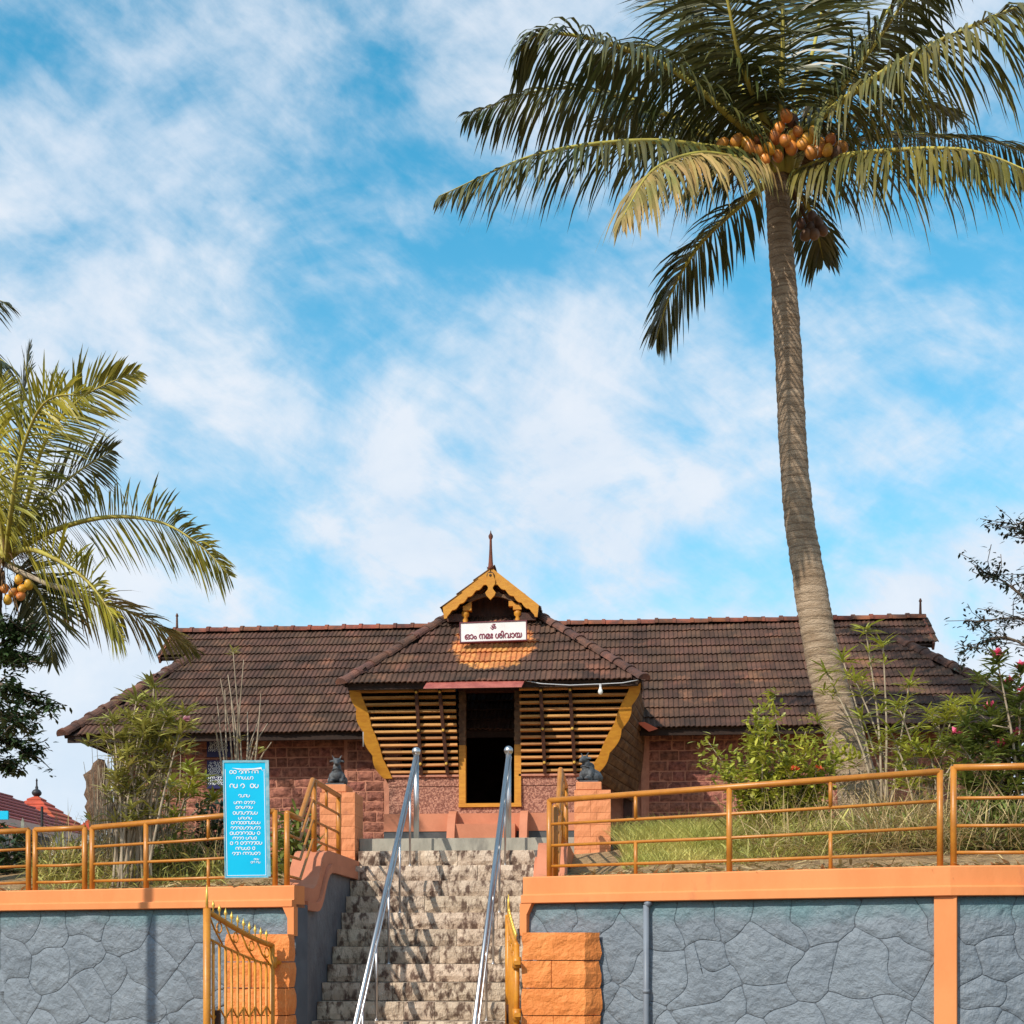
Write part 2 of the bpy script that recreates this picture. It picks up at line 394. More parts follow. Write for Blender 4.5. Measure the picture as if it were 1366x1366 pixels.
# ------------------------------------------------------------------ stairs
def rough_block(x0, x1, y0, y1, z0, z1, amp=.012, nx=6, nz=3, seed=0):
    """stone with a rough front face (towards -Y) and slightly broken edges"""
    vs, fs = [], []
    for j in range(nz + 1):
        for i in range(nx + 1):
            x = x0 + (x1-x0)*i/nx; z = z0 + (z1-z0)*j/nz
            edge = i in (0, nx) or j in (0, nz)
            d = noise.noise(Vector((x*9+seed, z*13, seed*1.7))) * amp + (amp*.6 if edge else -amp*.5)
            if edge: x += random.uniform(-.004, .004) if i not in (0, nx) else 0; z += random.uniform(-.003, .003) if j not in (0, nz) else 0
            vs.append((x, y0 + d, z))
    for j in range(nz):
        for i in range(nx): a = j*(nx+1)+i; fs.append((a, a+1, a+nx+2, a+nx+1))
    b = len(vs)
    top = [nz*(nx+1)+i for i in range(nx+1)]
    vs += [(x0, y1, z1), (x1, y1, z1), (x0, y1, z0), (x1, y1, z0)]
    fs.append(tuple(top[::-1] + [b, b+1]) if False else tuple([*top, b+1, b]))
    left = [j*(nx+1) for j in range(nz+1)]; right = [j*(nx+1)+nx for j in range(nz+1)]
    fs.append(tuple([*left, b, b+2])); fs.append(tuple([*right, b+1, b+3]))
    fs.append(tuple([*range(nx+1), b+3, b+2])); fs.append((b, b+1, b+3, b+2))
    return vs, fs
RISE, TREAD, YTOP = .18, .235, 15.6
def stairs():
    t = thing('stairs', (-1.9, 13.5, 0), 'flight of rough granite steps with dark stains climbing to the temple porch', 'stairs')
    X0, X1 = -2.95, -.80
    MB().box((X0-.02, YTOP - .03, 1.5), (X1+.5, YTOP+.35, E + 1.352)).build('landing_riser', M['concrete'], t)
    core = MB()
    for k in range(15):
        zt = E + 1.2 - k*RISE; y = YTOP - k*TREAD - .02
        core.box((X0+.01, y-.12, 0), (X1-.01, y + .16, zt - .012))
    core.build('stair_core', M['concrete'], t)
    for k in range(16):
        zt = E + 1.2 - k*RISE; y1 = YTOP - k*TREAD; x = X0; z0 = max(zt - RISE + .004, .006)
        if zt < .02: break
        while x < X1 - .01:
            w = random.choice((.42, .55, .7, .85, .95, .3)); xe = x + w
            if X1 - xe < .28: xe = X1
            vs, fs = rough_block(x+.0025, xe-.0025, y1-TREAD - random.uniform(0,.012), y1 + .03, z0, zt - random.uniform(0,.004), .016, 7, 3, random.random()*50)
            MB().add(vs, fs).build('stone_block', M['granite'], t); x = xe
stairs()

def handrail(x, label):
    zt = E + 1.36
    t = thing('handrail', (x, 15.75, zt), label, 'handrail', 'steel handrails on the steps')
    y0 = 15.75; ytop = 15.7; ztop = E + 2.33; slope = RISE / TREAD * 1.045
    MB().tube([(x, y0, zt - .02), (x, y0, ztop - .01)], .031, 14).build('newel_post', M['steel'], t, True)
    s = MB(); prof = [(.0015, -.055)] + [(.052*math.cos(a), .052*math.sin(a)) for a in [R(q) for q in range(-70, 90, 20)]] + [(.002, .052)]
    s.lathe((x, y0, ztop + .035), prof, 14); s.build('ball_finial', M['steel'], t, True)
    ye = 11.55
    for dx in (0,):
        MB().tube([(x+.0, ytop, ztop - .03), (x, ye, ztop - .03 - (ytop-ye)*slope)], .0235, 12).build('rail', M['steel'], t, True)
    MB().tube([(x+.034, ytop - .02, ztop - .05), (x+.034, ye, ztop - .05 - (ytop-ye)*slope)], .010, 8).build('rail', M['steel'], t, True)
    for k in (1, 4, 7, 10, 13):
        y = YTOP - k*TREAD - .09; zb = E + 1.2 - k*RISE; zr = ztop - .03 - (ytop - y)*slope
        p = MB().tube([(x, y, zb - .004), (x, y, zr)], .0125, 8)
        p.lathe((x, y, zb - .002), [(.026, 0), (.026, .008), (.014, .014)], 10).build('baluster', M['steel'], t, True)
    return t
handrail(-2.35, 'polished steel handrail with ball top, beside the dark shaded side wall of the steps')
handrail(-1.29, 'polished steel handrail with ball top, in line with the doorway, beside the edge-on gate leaf')

# ------------------------------------------------------------------ retaining walls with stone pattern
def offset_poly(poly, d):
    c = Vector((sum(p[0] for p in poly), sum(p[1] for p in poly))) / len(poly); out = []
    n = len(poly)
    for i in range(n):
        p, a, b = Vector(poly[i]), Vector(poly[i-1]), Vector(poly[(i+1) % n])
        e = b - a
        if e.length < 1e-6: out.append(p); continue
        nrm = Vector((-e.y, e.x)).normalized()
        out.append(p + nrm * d)
    return out
def stone_cells(w, h, sp):
    """rounded field-stone cells (additively weighted Voronoi) in a w x h rectangle"""
    ox = random.random()*90; sites = []; nx, ny = max(1, round(w/sp)), max(1, round(h/(sp*.85)))
    for j in range(ny):
        for i in range(nx):
            sites.append(((i + .5 + random.uniform(-.42,.42) + (.25 if j % 2 else -.25)) * w/nx, (j + .5 + random.uniform(-.42,.42)) * h/ny, random.uniform(0, .34)*sp))
    cells = []
    for k, (cx, cy, cw) in enumerate(sites):
        near = sorted((s for q, s in enumerate(sites) if q != k), key=lambda s: (s[0]-cx)**2 + (s[1]-cy)**2)[:14]
        poly = []; NA = 80
        for q in range(NA):
            a = 2*math.pi*q/NA; dx, dy = math.cos(a), math.sin(a)
            tmax = 3*sp
            for lim, c, d in ((w, cx, dx), (h, cy, dy)):
                if d > 1e-6: tmax = min(tmax, (lim - c)/d)
                elif d < -1e-6: tmax = min(tmax, -c/d)
            tmax = max(tmax, .001); lo_, hi_ = 0, tmax
            for _ in range(16):
                m = (lo_+hi_)/2; x, y = cx+dx*m, cy+dy*m
                if all(m - cw <= math.hypot(x-s[0], (y-s[1])) - s[2] for s in near): lo_ = m
                else: hi_ = m
            poly.append((cx+dx*lo_, cy+dy*lo_))
        def warp(p):      # shared bending of the joints, fading out at the panel's edge
            k = min(1, max(0, min(p[0], w-p[0], p[1], h-p[1]) / .12))
            q = Vector((p[0]*3.3 + ox, p[1]*3.3, 0))
            return (p[0] + k*.12*noise.noise(q), p[1] + k*.12*noise.noise(q + Vector((31, 7, 0))))
        poly_c = [warp(p) for p in poly]
        cells.append(((cx, cy), poly_c))
    return cells
def stone_panel(parent, a, b, z0, z1, m, sp=.34, proud=.005, jt=.0022):
    a, b = Vector((*a, 0)), Vector((*b, 0)); ex = (b - a).normalized(); w = (b - a).length; nrm = Vector((ex.y, -ex.x, 0))
    for (cx, cy), poly in stone_cells(w, z1 - z0, sp):
        cx = sum(p[0] for p in poly)/len(poly); cy = sum(p[1] for p in poly)/len(poly)
        n = len(poly); mb = MB(); vs = []; sd_ = random.random()*40
        for f, dp in ((None, -.002), (.0, proud*.6), (.006, proud), (.30, proud + .004), (.62, proud + .006)):
            for p in poly:
                d = Vector((p[0]-cx, p[1]-cy)); L_ = max(d.length, 1e-4)
                if f is None or f < .1: r_ = max(L_ - jt - (f or 0), L_*.3)
                else: r_ = L_ * (1 - f)
                q = d * (r_ / L_)
                e = 0 if f is None or f < .1 else noise.noise(Vector((q.x*7+sd_, q.y*7, sd_))) * .013*min(1, f*2)
                vs.append(a + ex*(cx+q.x) + nrm*(dp + e) + Vector((0, 0, z0 + cy + q.y)))
        vs.append(a + ex*cx + nrm*(proud+.008) + Vector((0, 0, z0+cy)))
        fs = [(k*n+i, k*n+(i+1)%n, (k+1)*n+(i+1)%n, (k+1)*n+i) for k in range(4) for i in range(n)]
        fs += [(4*n+i, 4*n+(i+1)%n, 5*n) for i in range(n)]
        o = mb.add(vs, fs).build('stone', m, parent, True)
def sweep(mb, plan, prof, closed=True):
    """extrude profile [(outward offset, z)] along plan polyline with mitred corners (outward = -Y side)"""
    pts = [Vector(p) for p in plan]; k = len(pts); n = len(prof); vs = []
    for i, p in enumerate(pts):
        ds = []
        if i > 0: ds.append((pts[i]-pts[i-1]).normalized())
        if i < k-1: ds.append((pts[i+1]-pts[i]).normalized())
        ns = [Vector((d.y, -d.x)) for d in ds]; nn = sum(ns, Vector((0,0))).normalized(); nn /= max(.3, nn.dot(ns[0]))
        for o, z in prof: q = p + nn*o; vs.append((q.x, q.y, z))
    fs = [(i*n+j, i*n+(j+1)%n, (i+1)*n+(j+1)%n, (i+1)*n+j) for i in range(k-1) for j in range(n)]
    fs += [tuple(range(n-1,-1,-1)), tuple(range((k-1)*n, k*n))]
    return mb.add(vs, fs)
def retaining_wall(plan, Z, label, name_side):
    t = thing('retaining_wall', (plan[1][0], plan[1][1], 0), label, 'wall')
    sweep(MB(), plan, [(0, 0), (0, Z[0]+.03), (-.22, Z[0]+.03), (-.22, 0)]).build('wall_core', M['stone_joint'], t)
    for a, b in zip(plan, plan[1:]):
        L_ = math.hypot(b[0]-a[0], b[1]-a[1])
        stone_panel(t, a, b, .02, Z[0]-.003, M['stone'], .39)
    o = sweep(MB(), plan, [(.075, Z[0]), (.085, Z[0]+.006), (.085, Z[1]-.006), (.078, Z[1]), (.045, Z[1]+.003), (.04, Z[1]+.01), (.04, Z[2]-.012), (.03, Z[2]), (-.16, Z[2]), (-.16, Z[0])]).build('ledge', M['orange'], t)
    return t
rw_l = retaining_wall(WL, ZL, 'blue-grey stone-patterned retaining wall with orange ledge, below the cyan notice board', 'l')
rw_r = retaining_wall(WR, ZR, 'blue-grey stone-patterned retaining wall with orange ledge and orange pilaster, below the coconut palm', 'r')
def end_bracket(t, plan, Z, left):
    # orange upright with a chamfered shoulder at the stair end of the wall
    if left: c, d = Vector((*plan[-1], 0)), Vector((plan[-2][0]-plan[-1][0], plan[-2][1]-plan[-1][1], 0)).normalized()
    else: c, d = Vector((*plan[0], 0)), Vector((plan[1][0]-plan[0][0], plan[1][1]-plan[0][1], 0)).normalized()
    n = Vector((d.y, -d.x, 0)); n = n if n.y < 0 else -n
    zb = E + (.20 if left else .20)
    pr = [(-.015, zb), (.05, zb), (.05, Z[0]-.10), (.10, Z[0]+.002), (-.015, Z[0]+.002)]
    MB().prism([c + d*x + n*.0 + Vector((0,0,z)) for x, z in pr], n*.076).build('corner_bracket', M['orange'], t)
end_bracket(rw_l, WL, ZL, True); end_bracket(rw_r, WR, ZR, False)
def pilaster():
    a, b = Vector((*WR[0], 0)), Vector((*WR[1], 0)); d = (b-a).normalized(); n = Vector((d.y, -d.x, 0))
    c = b - d*.03; w = .085
    mb = MB(); p0, p1 = c - d*w, c + d*w
    mb.prism([p0 + n*.05, p1 + n*.05, p1 - n*.05, p0 - n*.05], (0, 0, ZR[0] + .002)).build('pilaster', M['orange'], rw_r)
pilaster()

# sloping flank walls of the steps with S-curved coping
SC = [(12.58, 0), (12.98, 0), (13.08, .012), (13.18, .05), (13.28, .13), (13.37, .23), (13.46, .32), (13.56, .385), (13.66, .41), (13.8, .42), (15.45, .42)]
def flank(x0, x1, inner, Z, label):
    """x0..x1 thickness; inner = +1 when the stair lies at +X"""
    t = thing('stair_flank_wall', ((x0+x1)/2, 14, 0), label, 'wall')
    top = [(y, Z[2] + dz) for y, dz in SC]; low = [(y, z - .20) for y, z in top]
    body = [(x0, y, z) for y, z in low]; base = [(x0, y, 0) for y, z in low]
    MB().strip(body, base, (x1-x0, 0, 0)).build('wall_body', M['stone_side'], t)
    xi = x1 if inner > 0 else x0
    # two-tier coping: the upper tier flush, the lower one proud towards the stair
    A = [(x0, y, z) for y, z in top]; B = [(x0, y, z-.13) for y, z in top]
    ex = x1 - x0
    MB().strip([(x0-.02, y, z) for y, z in top], [(x0-.02, y, z-.205) for y, z in top], (ex+.04, 0, 0)).build('coping', M['terracotta'], t)
    lowb = [(y + .10, z) for y, z in top]
    MB().strip([(xi - .01 + (0 if inner > 0 else -.05), max(12.60, y), z-.13) for y, z in lowb], [(xi - .01 + (0 if inner > 0 else -.05), max(12.60, y), z-.215) for y, z in lowb], (.06, 0, 0)).build('coping_moulding', M['terracotta'], t)
    return t
flank(-3.22, -2.955, 1, ZL, 'dark shaded wall beside the steps, with S-curved terracotta coping, next to the cyan notice board')
flank(-.80, -.55, -1, ZR, 'orange coped wall beside the steps, with S-curved top, behind the corner of the railing')

# ------------------------------------------------------------------ gate pillars and gates
def gate_pillar(name_label, c00, c10, c11, c01, ztop, courses):
    t = thing('gate_pillar', ((c00[0]+c10[0])/2, c00[1], 0), name_label, 'pillar', 'orange gate pillars')
    z = 0.0; k = 0
    def corner(f, c): return c
    while z < ztop - .02:
        h = random.uniform(.2, .25); z1 = min(z + h, ztop)
        if ztop - z1 < .12: z1 = ztop
        splits = [0, 1] if k % 2 else [0, random.uniform(.4, .65), 1]
        for s0, s1 in zip(splits, splits[1:]):
            vs = []; NX, NZ, ND = 6, 4, 3; fs = []
            def q(s, d, zz):
                a = Vector(c00).lerp(Vector(c10), s); b = Vector(c01).lerp(Vector(c11), s); p = a.lerp(b, d); return Vector((p.x, p.y, zz))
            g = .004
            loop = [(s0 + (s1-s0)*i/NX, 0) for i in range(NX+1)] + [(s1, i/ND) for i in range(1, ND+1)] + [(s1 - (s1-s0)*i/NX, 1) for i in range(1, NX+1)] + [(s0, 1 - i/ND) for i in range(1, ND)]
            ctr = q((s0+s1)/2, .5, 0); n = len(loop)
            for j in range(NZ+1):
                zz = z + g + (z1 - z - 2*g) * j/NZ
                for s, d in loop:
                    p = q(s, d, zz); out_ = Vector((p.x-ctr.x, p.y-ctr.y, 0)).normalized()
                    e = noise.noise(Vector((p.x*8+k*3, p.y*8, zz*8))) * .022 + (-.005 if j in (0, NZ) else .003)
                    if (s in (s0, s1)) and 0 < s < 1: e = -.004 if d == 0 else 0
                    vs.append(p + out_*e + Vector((0, 0, 0)))
            fs = [(j*n+i, j*n+(i+1)%n, (j+1)*n+(i+1)%n, (j+1)*n+i) for j in range(NZ) for i in range(n)]
            vs += [Vector((ctr.x, ctr.y, z+g)), Vector((ctr.x, ctr.y, z1-g))]
            fs += [((i+1)%n, i, len(vs)-2) for i in range(n)] + [(NZ*n+i, NZ*n+(i+1)%n, len(vs)-1) for i in range(n)]
            MB().add(vs, fs).build('stone_block', M['orange_rock'], t)
        z = z1; k += 1
    return t
gate_pillar('orange rock-faced gate pillar behind the open barred gate leaf, beside the dark stair wall',
            (-3.50, 12.03, 0), (-2.93, 12.03, 0), (-2.93, 12.28, 0), (-3.50, 12.28, 0), E + .215, 6)
gate_pillar('orange rock-faced gate pillar standing beside the edge-on gate leaf, in front of the grey pipe wall',
            (-.865, 11.98, 0), (-.325, 12.0, 0), (-.185, 12.10, 0), (-.80, 12.26, 0), E + .225, 6)
def gate_leaf(hinge, free, label, zb=.25):
    h, f = Vector(hinge), Vector(free); d = f - h; w = d.length; d.normalize(); n = Vector((d.y, -d.x, 0))
    t = thing('gate_leaf', (h.x, h.y, zb - .03), label, 'gate', 'mustard gate leaves')
    zh, zf = E + .11, E + .385
    def pt(s, z, o=0): p = h + d*(w*s) + n*o; return Vector((p.x, p.y, z))
    def top(s): return zh + (zf - zh) * (s**1.35*.75 + s*.25)
    MB().tube([pt(1, zb-.08), pt(1, zf+.02)], .032, 10).build('latch_stile', M['gate'], t, True)
    MB().tube([pt(1, zf+.015), pt(1, zf+.12), pt(1, zf+.21)], [.013, .012, .005], 8).build('tall_spike', M['gold'], t, True)
    MB().tube([pt(0, zb-.08), pt(0, zh+.01)], .026, 10).build('hinge_stile', M['gate'], t, True)
    ss = [i/10 for i in range(11)]
    MB().tube([pt(s, top(s)) for s in ss], .024, 8).build('top_rail', M['gate'], t, True)
    MB().tube([pt(s, top(s)-.17-.05*s) for s in ss], .011, 6).build('second_rail', M['gate'], t, True)
    MB().tube([pt(0, zb), pt(1, zb)], .022, 8).build('bottom_rail', M['gate'], t, True)
    NB = 11
    for i in range(1, NB):
        s = i / NB
        MB().tube([pt(s, zb), pt(s, top(s)-.17-.05*s)], .0125, 6).build('bar', M['gate'], t, True)
        z = top(s); sp = MB().tube([pt(s, z), pt(s, z+.055), pt(s, z+.075), pt(s, z+.09), pt(s, z+.125)], [.008, .006, .016, .011, .001], 6)
        sp.build('spike', M['gold'], t, True)
        sb = (i - .5) / NB
        b2 = MB().tube([pt(sb, zb), pt(sb, zb+.45), pt(sb, zb+.52)], [.009, .009, .001], 6); b2.build('short_bar', M['gate'], t, True)
    zz = MB().tube([pt(i/(NB*1.0), 1.14 + (.05 if i % 2 else -.05)) for i in range(NB+1)], .009, 5); zz.build('zigzag_strip', M['gate'], t, True)
    # scrollwork between the two top rails: braces and little rings
    for i in range(4):
        s0, s1 = .04 + i*.245, .04 + i*.245 + .2
        MB().tube([pt(s1, top(s1)-.015), pt((s0+s1)/2+.02, top((s0+s1)/2)-.10), pt(s0, top(s0)-.165-.04*s0)], .009, 5).build('brace', M['gate'], t, True)
        c = pt(s0+.045, top(s0+.045)-.075)
        MB().tube([c + d*(.035*math.cos(a)) + Vector((0,0,.042*math.sin(a))) for a in [i_*math.pi/5 for i_ in range(11)]], .007, 5).build('scroll', M['gate'], t, True)
    MB().tube([pt(1.0, .98), pt(.72, .98)], .014, 6).build('latch_bolt', M['gate'], t, True)
    MB().tube([pt(.86, 1.2, .03), pt(.86, .98, .03), pt(.9, max(.55, zb), .03)], .012, 6).build('drop_rod', M['wood_dark'], t, True)
    MB().box(pt(.86, 1.08, .0) - Vector((.03,.02,.09)), pt(.86, 1.08, .0) + Vector((.03,.02,.09))).build('lock_plate', M['wood_dark'], t)
    for z in (E - .04, zb + .18):
        b = MB().tube([pt(-.02, z-.05), pt(-.02, z+.05)], .038, 10); b.build('hinge_knuckle', M['gate'], t, True)
        MB().bar(pt(-.13, z), pt(0, z), .05, .035).build('hinge_strap', M['gate'], t)
    return t
gate_leaf((-3.06, 11.95, 0), (-3.37, 11.06, 0), 'open mustard iron gate leaf with vertical bars and gold spikes before the stone wall')
gate_leaf((-.915, 12.02, 0), (-1.06, 12.94, 0), 'mustard iron gate leaf seen edge-on against the steps, hinged to the orange pillar', .93)

# ------------------------------------------------------------------ railings
def railing(pts, zb, zt, posts, thin, label, rt=.027, corner0=False, corner1=False, group='mustard pipe railings'):
    """pts: two plan points; zb/zt: (start, end) of base and top; posts: fractions; thin: fractions of short uprights"""
    a, b = Vector((*pts[0], 0)), Vector((*pts[1], 0))
    t = thing('railing', (a.x, a.y, zb[0]), label, 'railing', group)
    def pt(s, f):
        p = a.lerp(b, s); z0 = zb[0] + (zb[1]-zb[0])*s; z1 = zt[0] + (zt[1]-zt[0])*s; return Vector((p.x, p.y, z0 + (z1-z0)*f))
    MB().tube([pt(0, 1), pt(1, 1)], rt, 12).build('top_rail', M['rail'], t, True)
    for f in (.14, .41, .69): MB().tube([pt(0, f), pt(.5, f) + Vector((0,0,-.004)), pt(1, f)], .014, 8).build('rail', M['rail'], t, True)
    for s in posts: MB().tube([pt(s, 0) - Vector((0,0,.06)), pt(s, 1 if 0 < s < 1 else 1.012)], rt*.95, 12).build('post', M['rail'], t, True)
    for s in thin:
        MB().tube([pt(s, .69), pt(s, 1)], .017, 8).build('short_upright', M['rail'], t, True)
        MB().tube([pt(s, -.05), pt(s, .41)], .017, 8).build('short_upright', M['rail'], t, True)
    return t
def onw(u, plan_i, plan, off=.0):
    """plan point on a wall segment seen at photo column u (railing line, set back by off)"""
    (x0, y0), (x1, y1) = plan[plan_i], plan[plan_i+1]
    d = Vector((x1-x0, y1-y0)).normalized(); n = Vector((-d.y, d.x)); n = n if n.y > 0 else -n
    x0 += n.x*off; x1 += n.x*off; y0 += n.y*off; y1 += n.y*off
    lo_, hi_ = -.3, 3.0
    def uu(s):
        x, y = x0+(x1-x0)*s, y0+(y1-y0)*s; return 683 + FPX*(x*CA + y*SA)/(y*CA - x*SA)
    for _ in range(50):
        m = (lo_+hi_)/2
        if uu(m) < u: lo_ = m
        else: hi_ = m
    return (x0+(x1-x0)*lo_, y0+(y1-y0)*lo_)
OFF = .07
def zat(v, p): # height of photo row v at plan point p
    d = p[1]*CA - p[0]*SA; return E + (1278 - v) * d / FPX
def rail_on(plan, i, u0, u1, v0, v1, Z, posts_u, thin_u, label):
    p0, p1 = onw(u0, i, plan, OFF), onw(u1, i, plan, OFF)
    L_ = math.hypot(p1[0]-p0[0], p1[1]-p0[1])
    fr = lambda u: math.hypot(onw(u, i, plan, OFF)[0]-p0[0], onw(u, i, plan, OFF)[1]-p0[1]) / L_
    return railing((p0, p1), (Z, Z), (zat(v0, p0), zat(v1, p1)), [fr(u) if u0 < u < u1 else (0 if u == u0 else 1) for u in posts_u], [fr(u) for u in thin_u], label)
rail_on(WR, 0, 733, 1254, 1068, 1029, ZR[2], (733, 973, 1254), (848, 1108), 'long mustard pipe railing panel on the orange ledge in front of the coconut palm base')
rail_on(WR, 1, 1272, 1480, 1024, 1020, ZR[2], (1272, 1480), (1375,), 'mustard pipe railing panel past the orange pilaster, in front of the pink flowering bush')
rail_on(WL, 1, 123, 367, 1104, 1082, ZL[2], (123, 195, 367), (278,), 'mustard pipe railing panel that carries the cyan notice board')
rail_on(WL, 1, 47, 113, 1107, 1104.5, ZL[2], (47, 113), (), 'short mustard pipe railing panel in front of the red pavilion roof')
rail_on(WL, 0, -120, 38, 1116, 1107.5, ZL[2], (-120, 38), (-40,), 'mustard pipe railing panel below the leafy dark tree')
def side_railing(x, Z, zlow, zhigh, label):
    t = thing('side_railing', (x, 12.5, Z[2]), label, 'railing', 'railings climbing beside the steps')
    base = lambda y: Z[2] + (0 if y < 13.1 else .42 if y > 13.6 else .42*(y-13.1)/.5)
    for i, f in enumerate((1, .71, .42, .14)):
        zl = Z[2] + (zlow - Z[2])*f; zh = Z[2]+.42 + (zhigh - Z[2] - .42)*f
        MB().tube([(x, 12.5, zl), (x, 13.02, zl), (x, 13.56, zh), (x, 14.85, zh-.01)], .028 if i == 0 else .0135, 10).build('top_rail' if i == 0 else 'rail', M['rail'], t, True)
    for y in (12.5, 13.62, 14.82):
        z1 = zlow if y < 13 else zhigh
        MB().tube([(x, y, base(y) - .03), (x, y, z1)], .027, 10).build('post', M['rail'], t, True)
    for y in (14.2,):
        zh = lambda f: Z[2]+.42 + (zhigh - Z[2] - .42)*f
        MB().tube([(x, y, zh(.71)), (x, y, zhigh)], .016, 8).build('short_upright', M['rail'], t, True)
        MB().tube([(x, y, zh(0)-.02), (x, y, zh(.42))], .016, 8).build('short_upright', M['rail'], t, True)
side_railing(-3.06, ZL, E + 1.325, E + 1.765, 'stepped mustard railing climbing the stair wall near the cyan notice board')
side_railing(-.60, ZR, E + 1.36, E + 1.84, 'stepped mustard railing climbing the stair wall on the palm side of the steps')

# ------------------------------------------------------------------ statue pillars and stone bulls
def post_pillar(x0, x1, label):
    zb, zt = E + .9, E + 1.86; y0, y1 = 15.35, 15.85
    t = thing('statue_pillar', ((x0+x1)/2, 15.6, zb), label, 'pillar', 'terracotta pillars with stone bulls')
    MB().box((x0+.012, y0+.012, zb-.4), (x1-.012, y1-.012, zt-.01)).build('pillar_core', M['terracotta'], t)
    z = zb - .1; k = 0
    while z < zt - .01:
        z1 = min(z + .135, zt); cuts = [x0, x0 + (x1-x0)*(.62 if k % 2 else .45), x1]
        for a, b in zip(cuts, cuts[1:]):
            vs, fs = rough_block(a+.0015, b-.0015, y0, y1, z+.0015, z1-.0015, .006, 4, 2, random.random()*90)
            MB().add(vs, fs).build('block', M['salmon'], t)
        z = z1; k += 1
    o = MB().box((x0+.02, y0+.01, zt), (x1-.1, y1-.1, zt+.09)).build('cap', M['salmon'], t); bevel(o, .008)
    return Vector(((x0+x1)/2-.04, 15.55, zt+.09))
pl = post_pillar(-3.385, -2.985, 'terracotta block pillar with a stone bull on top, beside the bare shrub and brick wall')
pr = post_pillar(-.53, -.125, 'terracotta block pillar with a stone bull on top, beside the tall grass')
def bull(c, label, rz):
    t = thing('bull_statue', c, label, 'statue', 'black stone bulls on the pillars')
    bm = bmesh.new()
    def ell(p, r, rot=(0,0,0)):
        m = Matrix.Translation(Vector(p)) @ Matrix.Rotation(rot[2],4,'Z') @ Matrix.Rotation(rot[0],4,'X') @ Matrix.Rotation(rot[1],4,'Y') @ Matrix.Diagonal((*r, 1))
        bmesh.ops.create_icosphere(bm, subdivisions=3, radius=1, matrix=m)
    # seated bull: haunches, chest, folded forelegs, neck with hump, head, muzzle, ears, horns
    ell((0, .06, .07), (.085, .12, .075)); ell((0, -.02, .10), (.068, .085, .085)); ell((0, .01, .165), (.045, .06, .05))
    ell((0, -.055, .17), (.045, .05, .075), (R(-15),0,0)); ell((0, -.085, .235), (.036, .05, .042)); ell((0, -.13, .215), (.024, .03, .024))
    for s in (-1, 1):
        ell((s*.055, -.075, .03), (.024, .07, .026)); ell((s*.075, .05, .045), (.035, .085, .05)); ell((s*.06, -.04, .075), (.03, .04, .05))
        ell((s*.058, -.065, .245), (.028, .012, .014), (0, s*R(15), 0))
        for k in range(4): ell((s*(.026+.008*k), -.075, .265+.013*k), (.012-.002*k, .012-.002*k, .013))
    ell((0, .18, .07), (.014, .02, .06))
    me = bpy.data.meshes.new('bull'); bm.to_mesh(me); bm.free()
    o = bpy.data.objects.new('tmp', me); COL.objects.link(o); md = o.modifiers.new('r', 'REMESH'); md.mode = 'VOXEL'; md.voxel_size = .009
    dg = bpy.context.evaluated_depsgraph_get(); me2 = bpy.data.meshes.new_from_object(o.evaluated_get(dg)); bpy.data.objects.remove(o)
    me2.materials.clear(); me2.materials.append(M['nandi']); me2.polygons.foreach_set('use_smooth', [True]*len(me2.polygons))
    me2.transform(Matrix.Rotation(rz, 4, 'Z') @ Matrix.Translation((0, 0, .018)) @ Matrix.Scale(1.05, 4))
    link('body', me2, t)
    MB().box((c.x-.105, c.y-.14, c.z), (c.x+.105, c.y+.19, c.z+.022)).build('plinth', M['nandi'], t)
    mb = MB(); mb.tube([Vector((c.x, c.y, c.z)) + Matrix.Rotation(rz, 3, 'Z') @ Vector((.05*math.cos(a), -.062+.052*math.sin(a), .17-.02*math.sin(a))) for a in [i*math.pi/8 for i in range(17)]], .008, 6)
    mb.build('garland', M['nandi'], t, True)
bull(pl, 'small dark stone bull seated on the pillar in front of the brick wall', R(8))
bull(pr, 'small dark stone bull seated on the pillar in front of the slatted porch', R(-38))

# ------------------------------------------------------------------ temple
TZ = E
temple = thing('temple', (-1.93, 22, E + 1.36), 'long low laterite temple with dark tiled roof and slatted wooden porch', 'temple')
wall_y = 22.0
EAV_Y, EAV_Z, PIT = 21.42, E + 3.545, .738
RID_Y = 24.6; RID_Z = EAV_Z + PIT*(RID_Y-EAV_Y)
XL, XR = -8.85, 6.55; HL, HR = -7.5, 4.75; GY = 23.75; RL, RR = -8.08, 5.2
GZ_ = EAV_Z + PIT*(GY-EAV_Y)
def tile_mesh(w, L_, m, variant=0):
    random.seed(100+variant)
    prof = []
    for r_ in range(3):
        x = -w/2 + w/3*r_
        prof += [(x, .0), (x+w*.05, .002), (x+w*.17, .016+random.uniform(-.002,.002)), (x+w*.25, .020)]
    prof.append((w/2, .004))
    vs = []; lift = .026
    for x, z in prof: vs.append((x, 0 + random.uniform(-.004,.004) - (.01 if z > .01 else 0), z + lift))
    for x, z in prof: vs.append((x, L_, z*.8))
    for x, z in prof: vs.append((x, .004, z + lift - .022))
    n = len(prof)
    fs = [(i, i+1, n+i+1, n+i) for i in range(n-1)] + [(i+1, i, 2*n+i, 2*n+i+1) for i in range(n-1)]
    me = bpy.data.meshes.new('tile'); me.from_pydata(vs, [], fs); me.materials.append(m); me.update(); return me
def frame(o, ex, es):
    ex = Vector(ex).normalized(); es = Vector(es).normalized(); n = ex.cross(es)
    m = Matrix((( ex.x, es.x, n.x, o[0]), (ex.y, es.y, n.y, o[1]), (ex.z, es.z, n.z, o[2]), (0,0,0,1))); return m
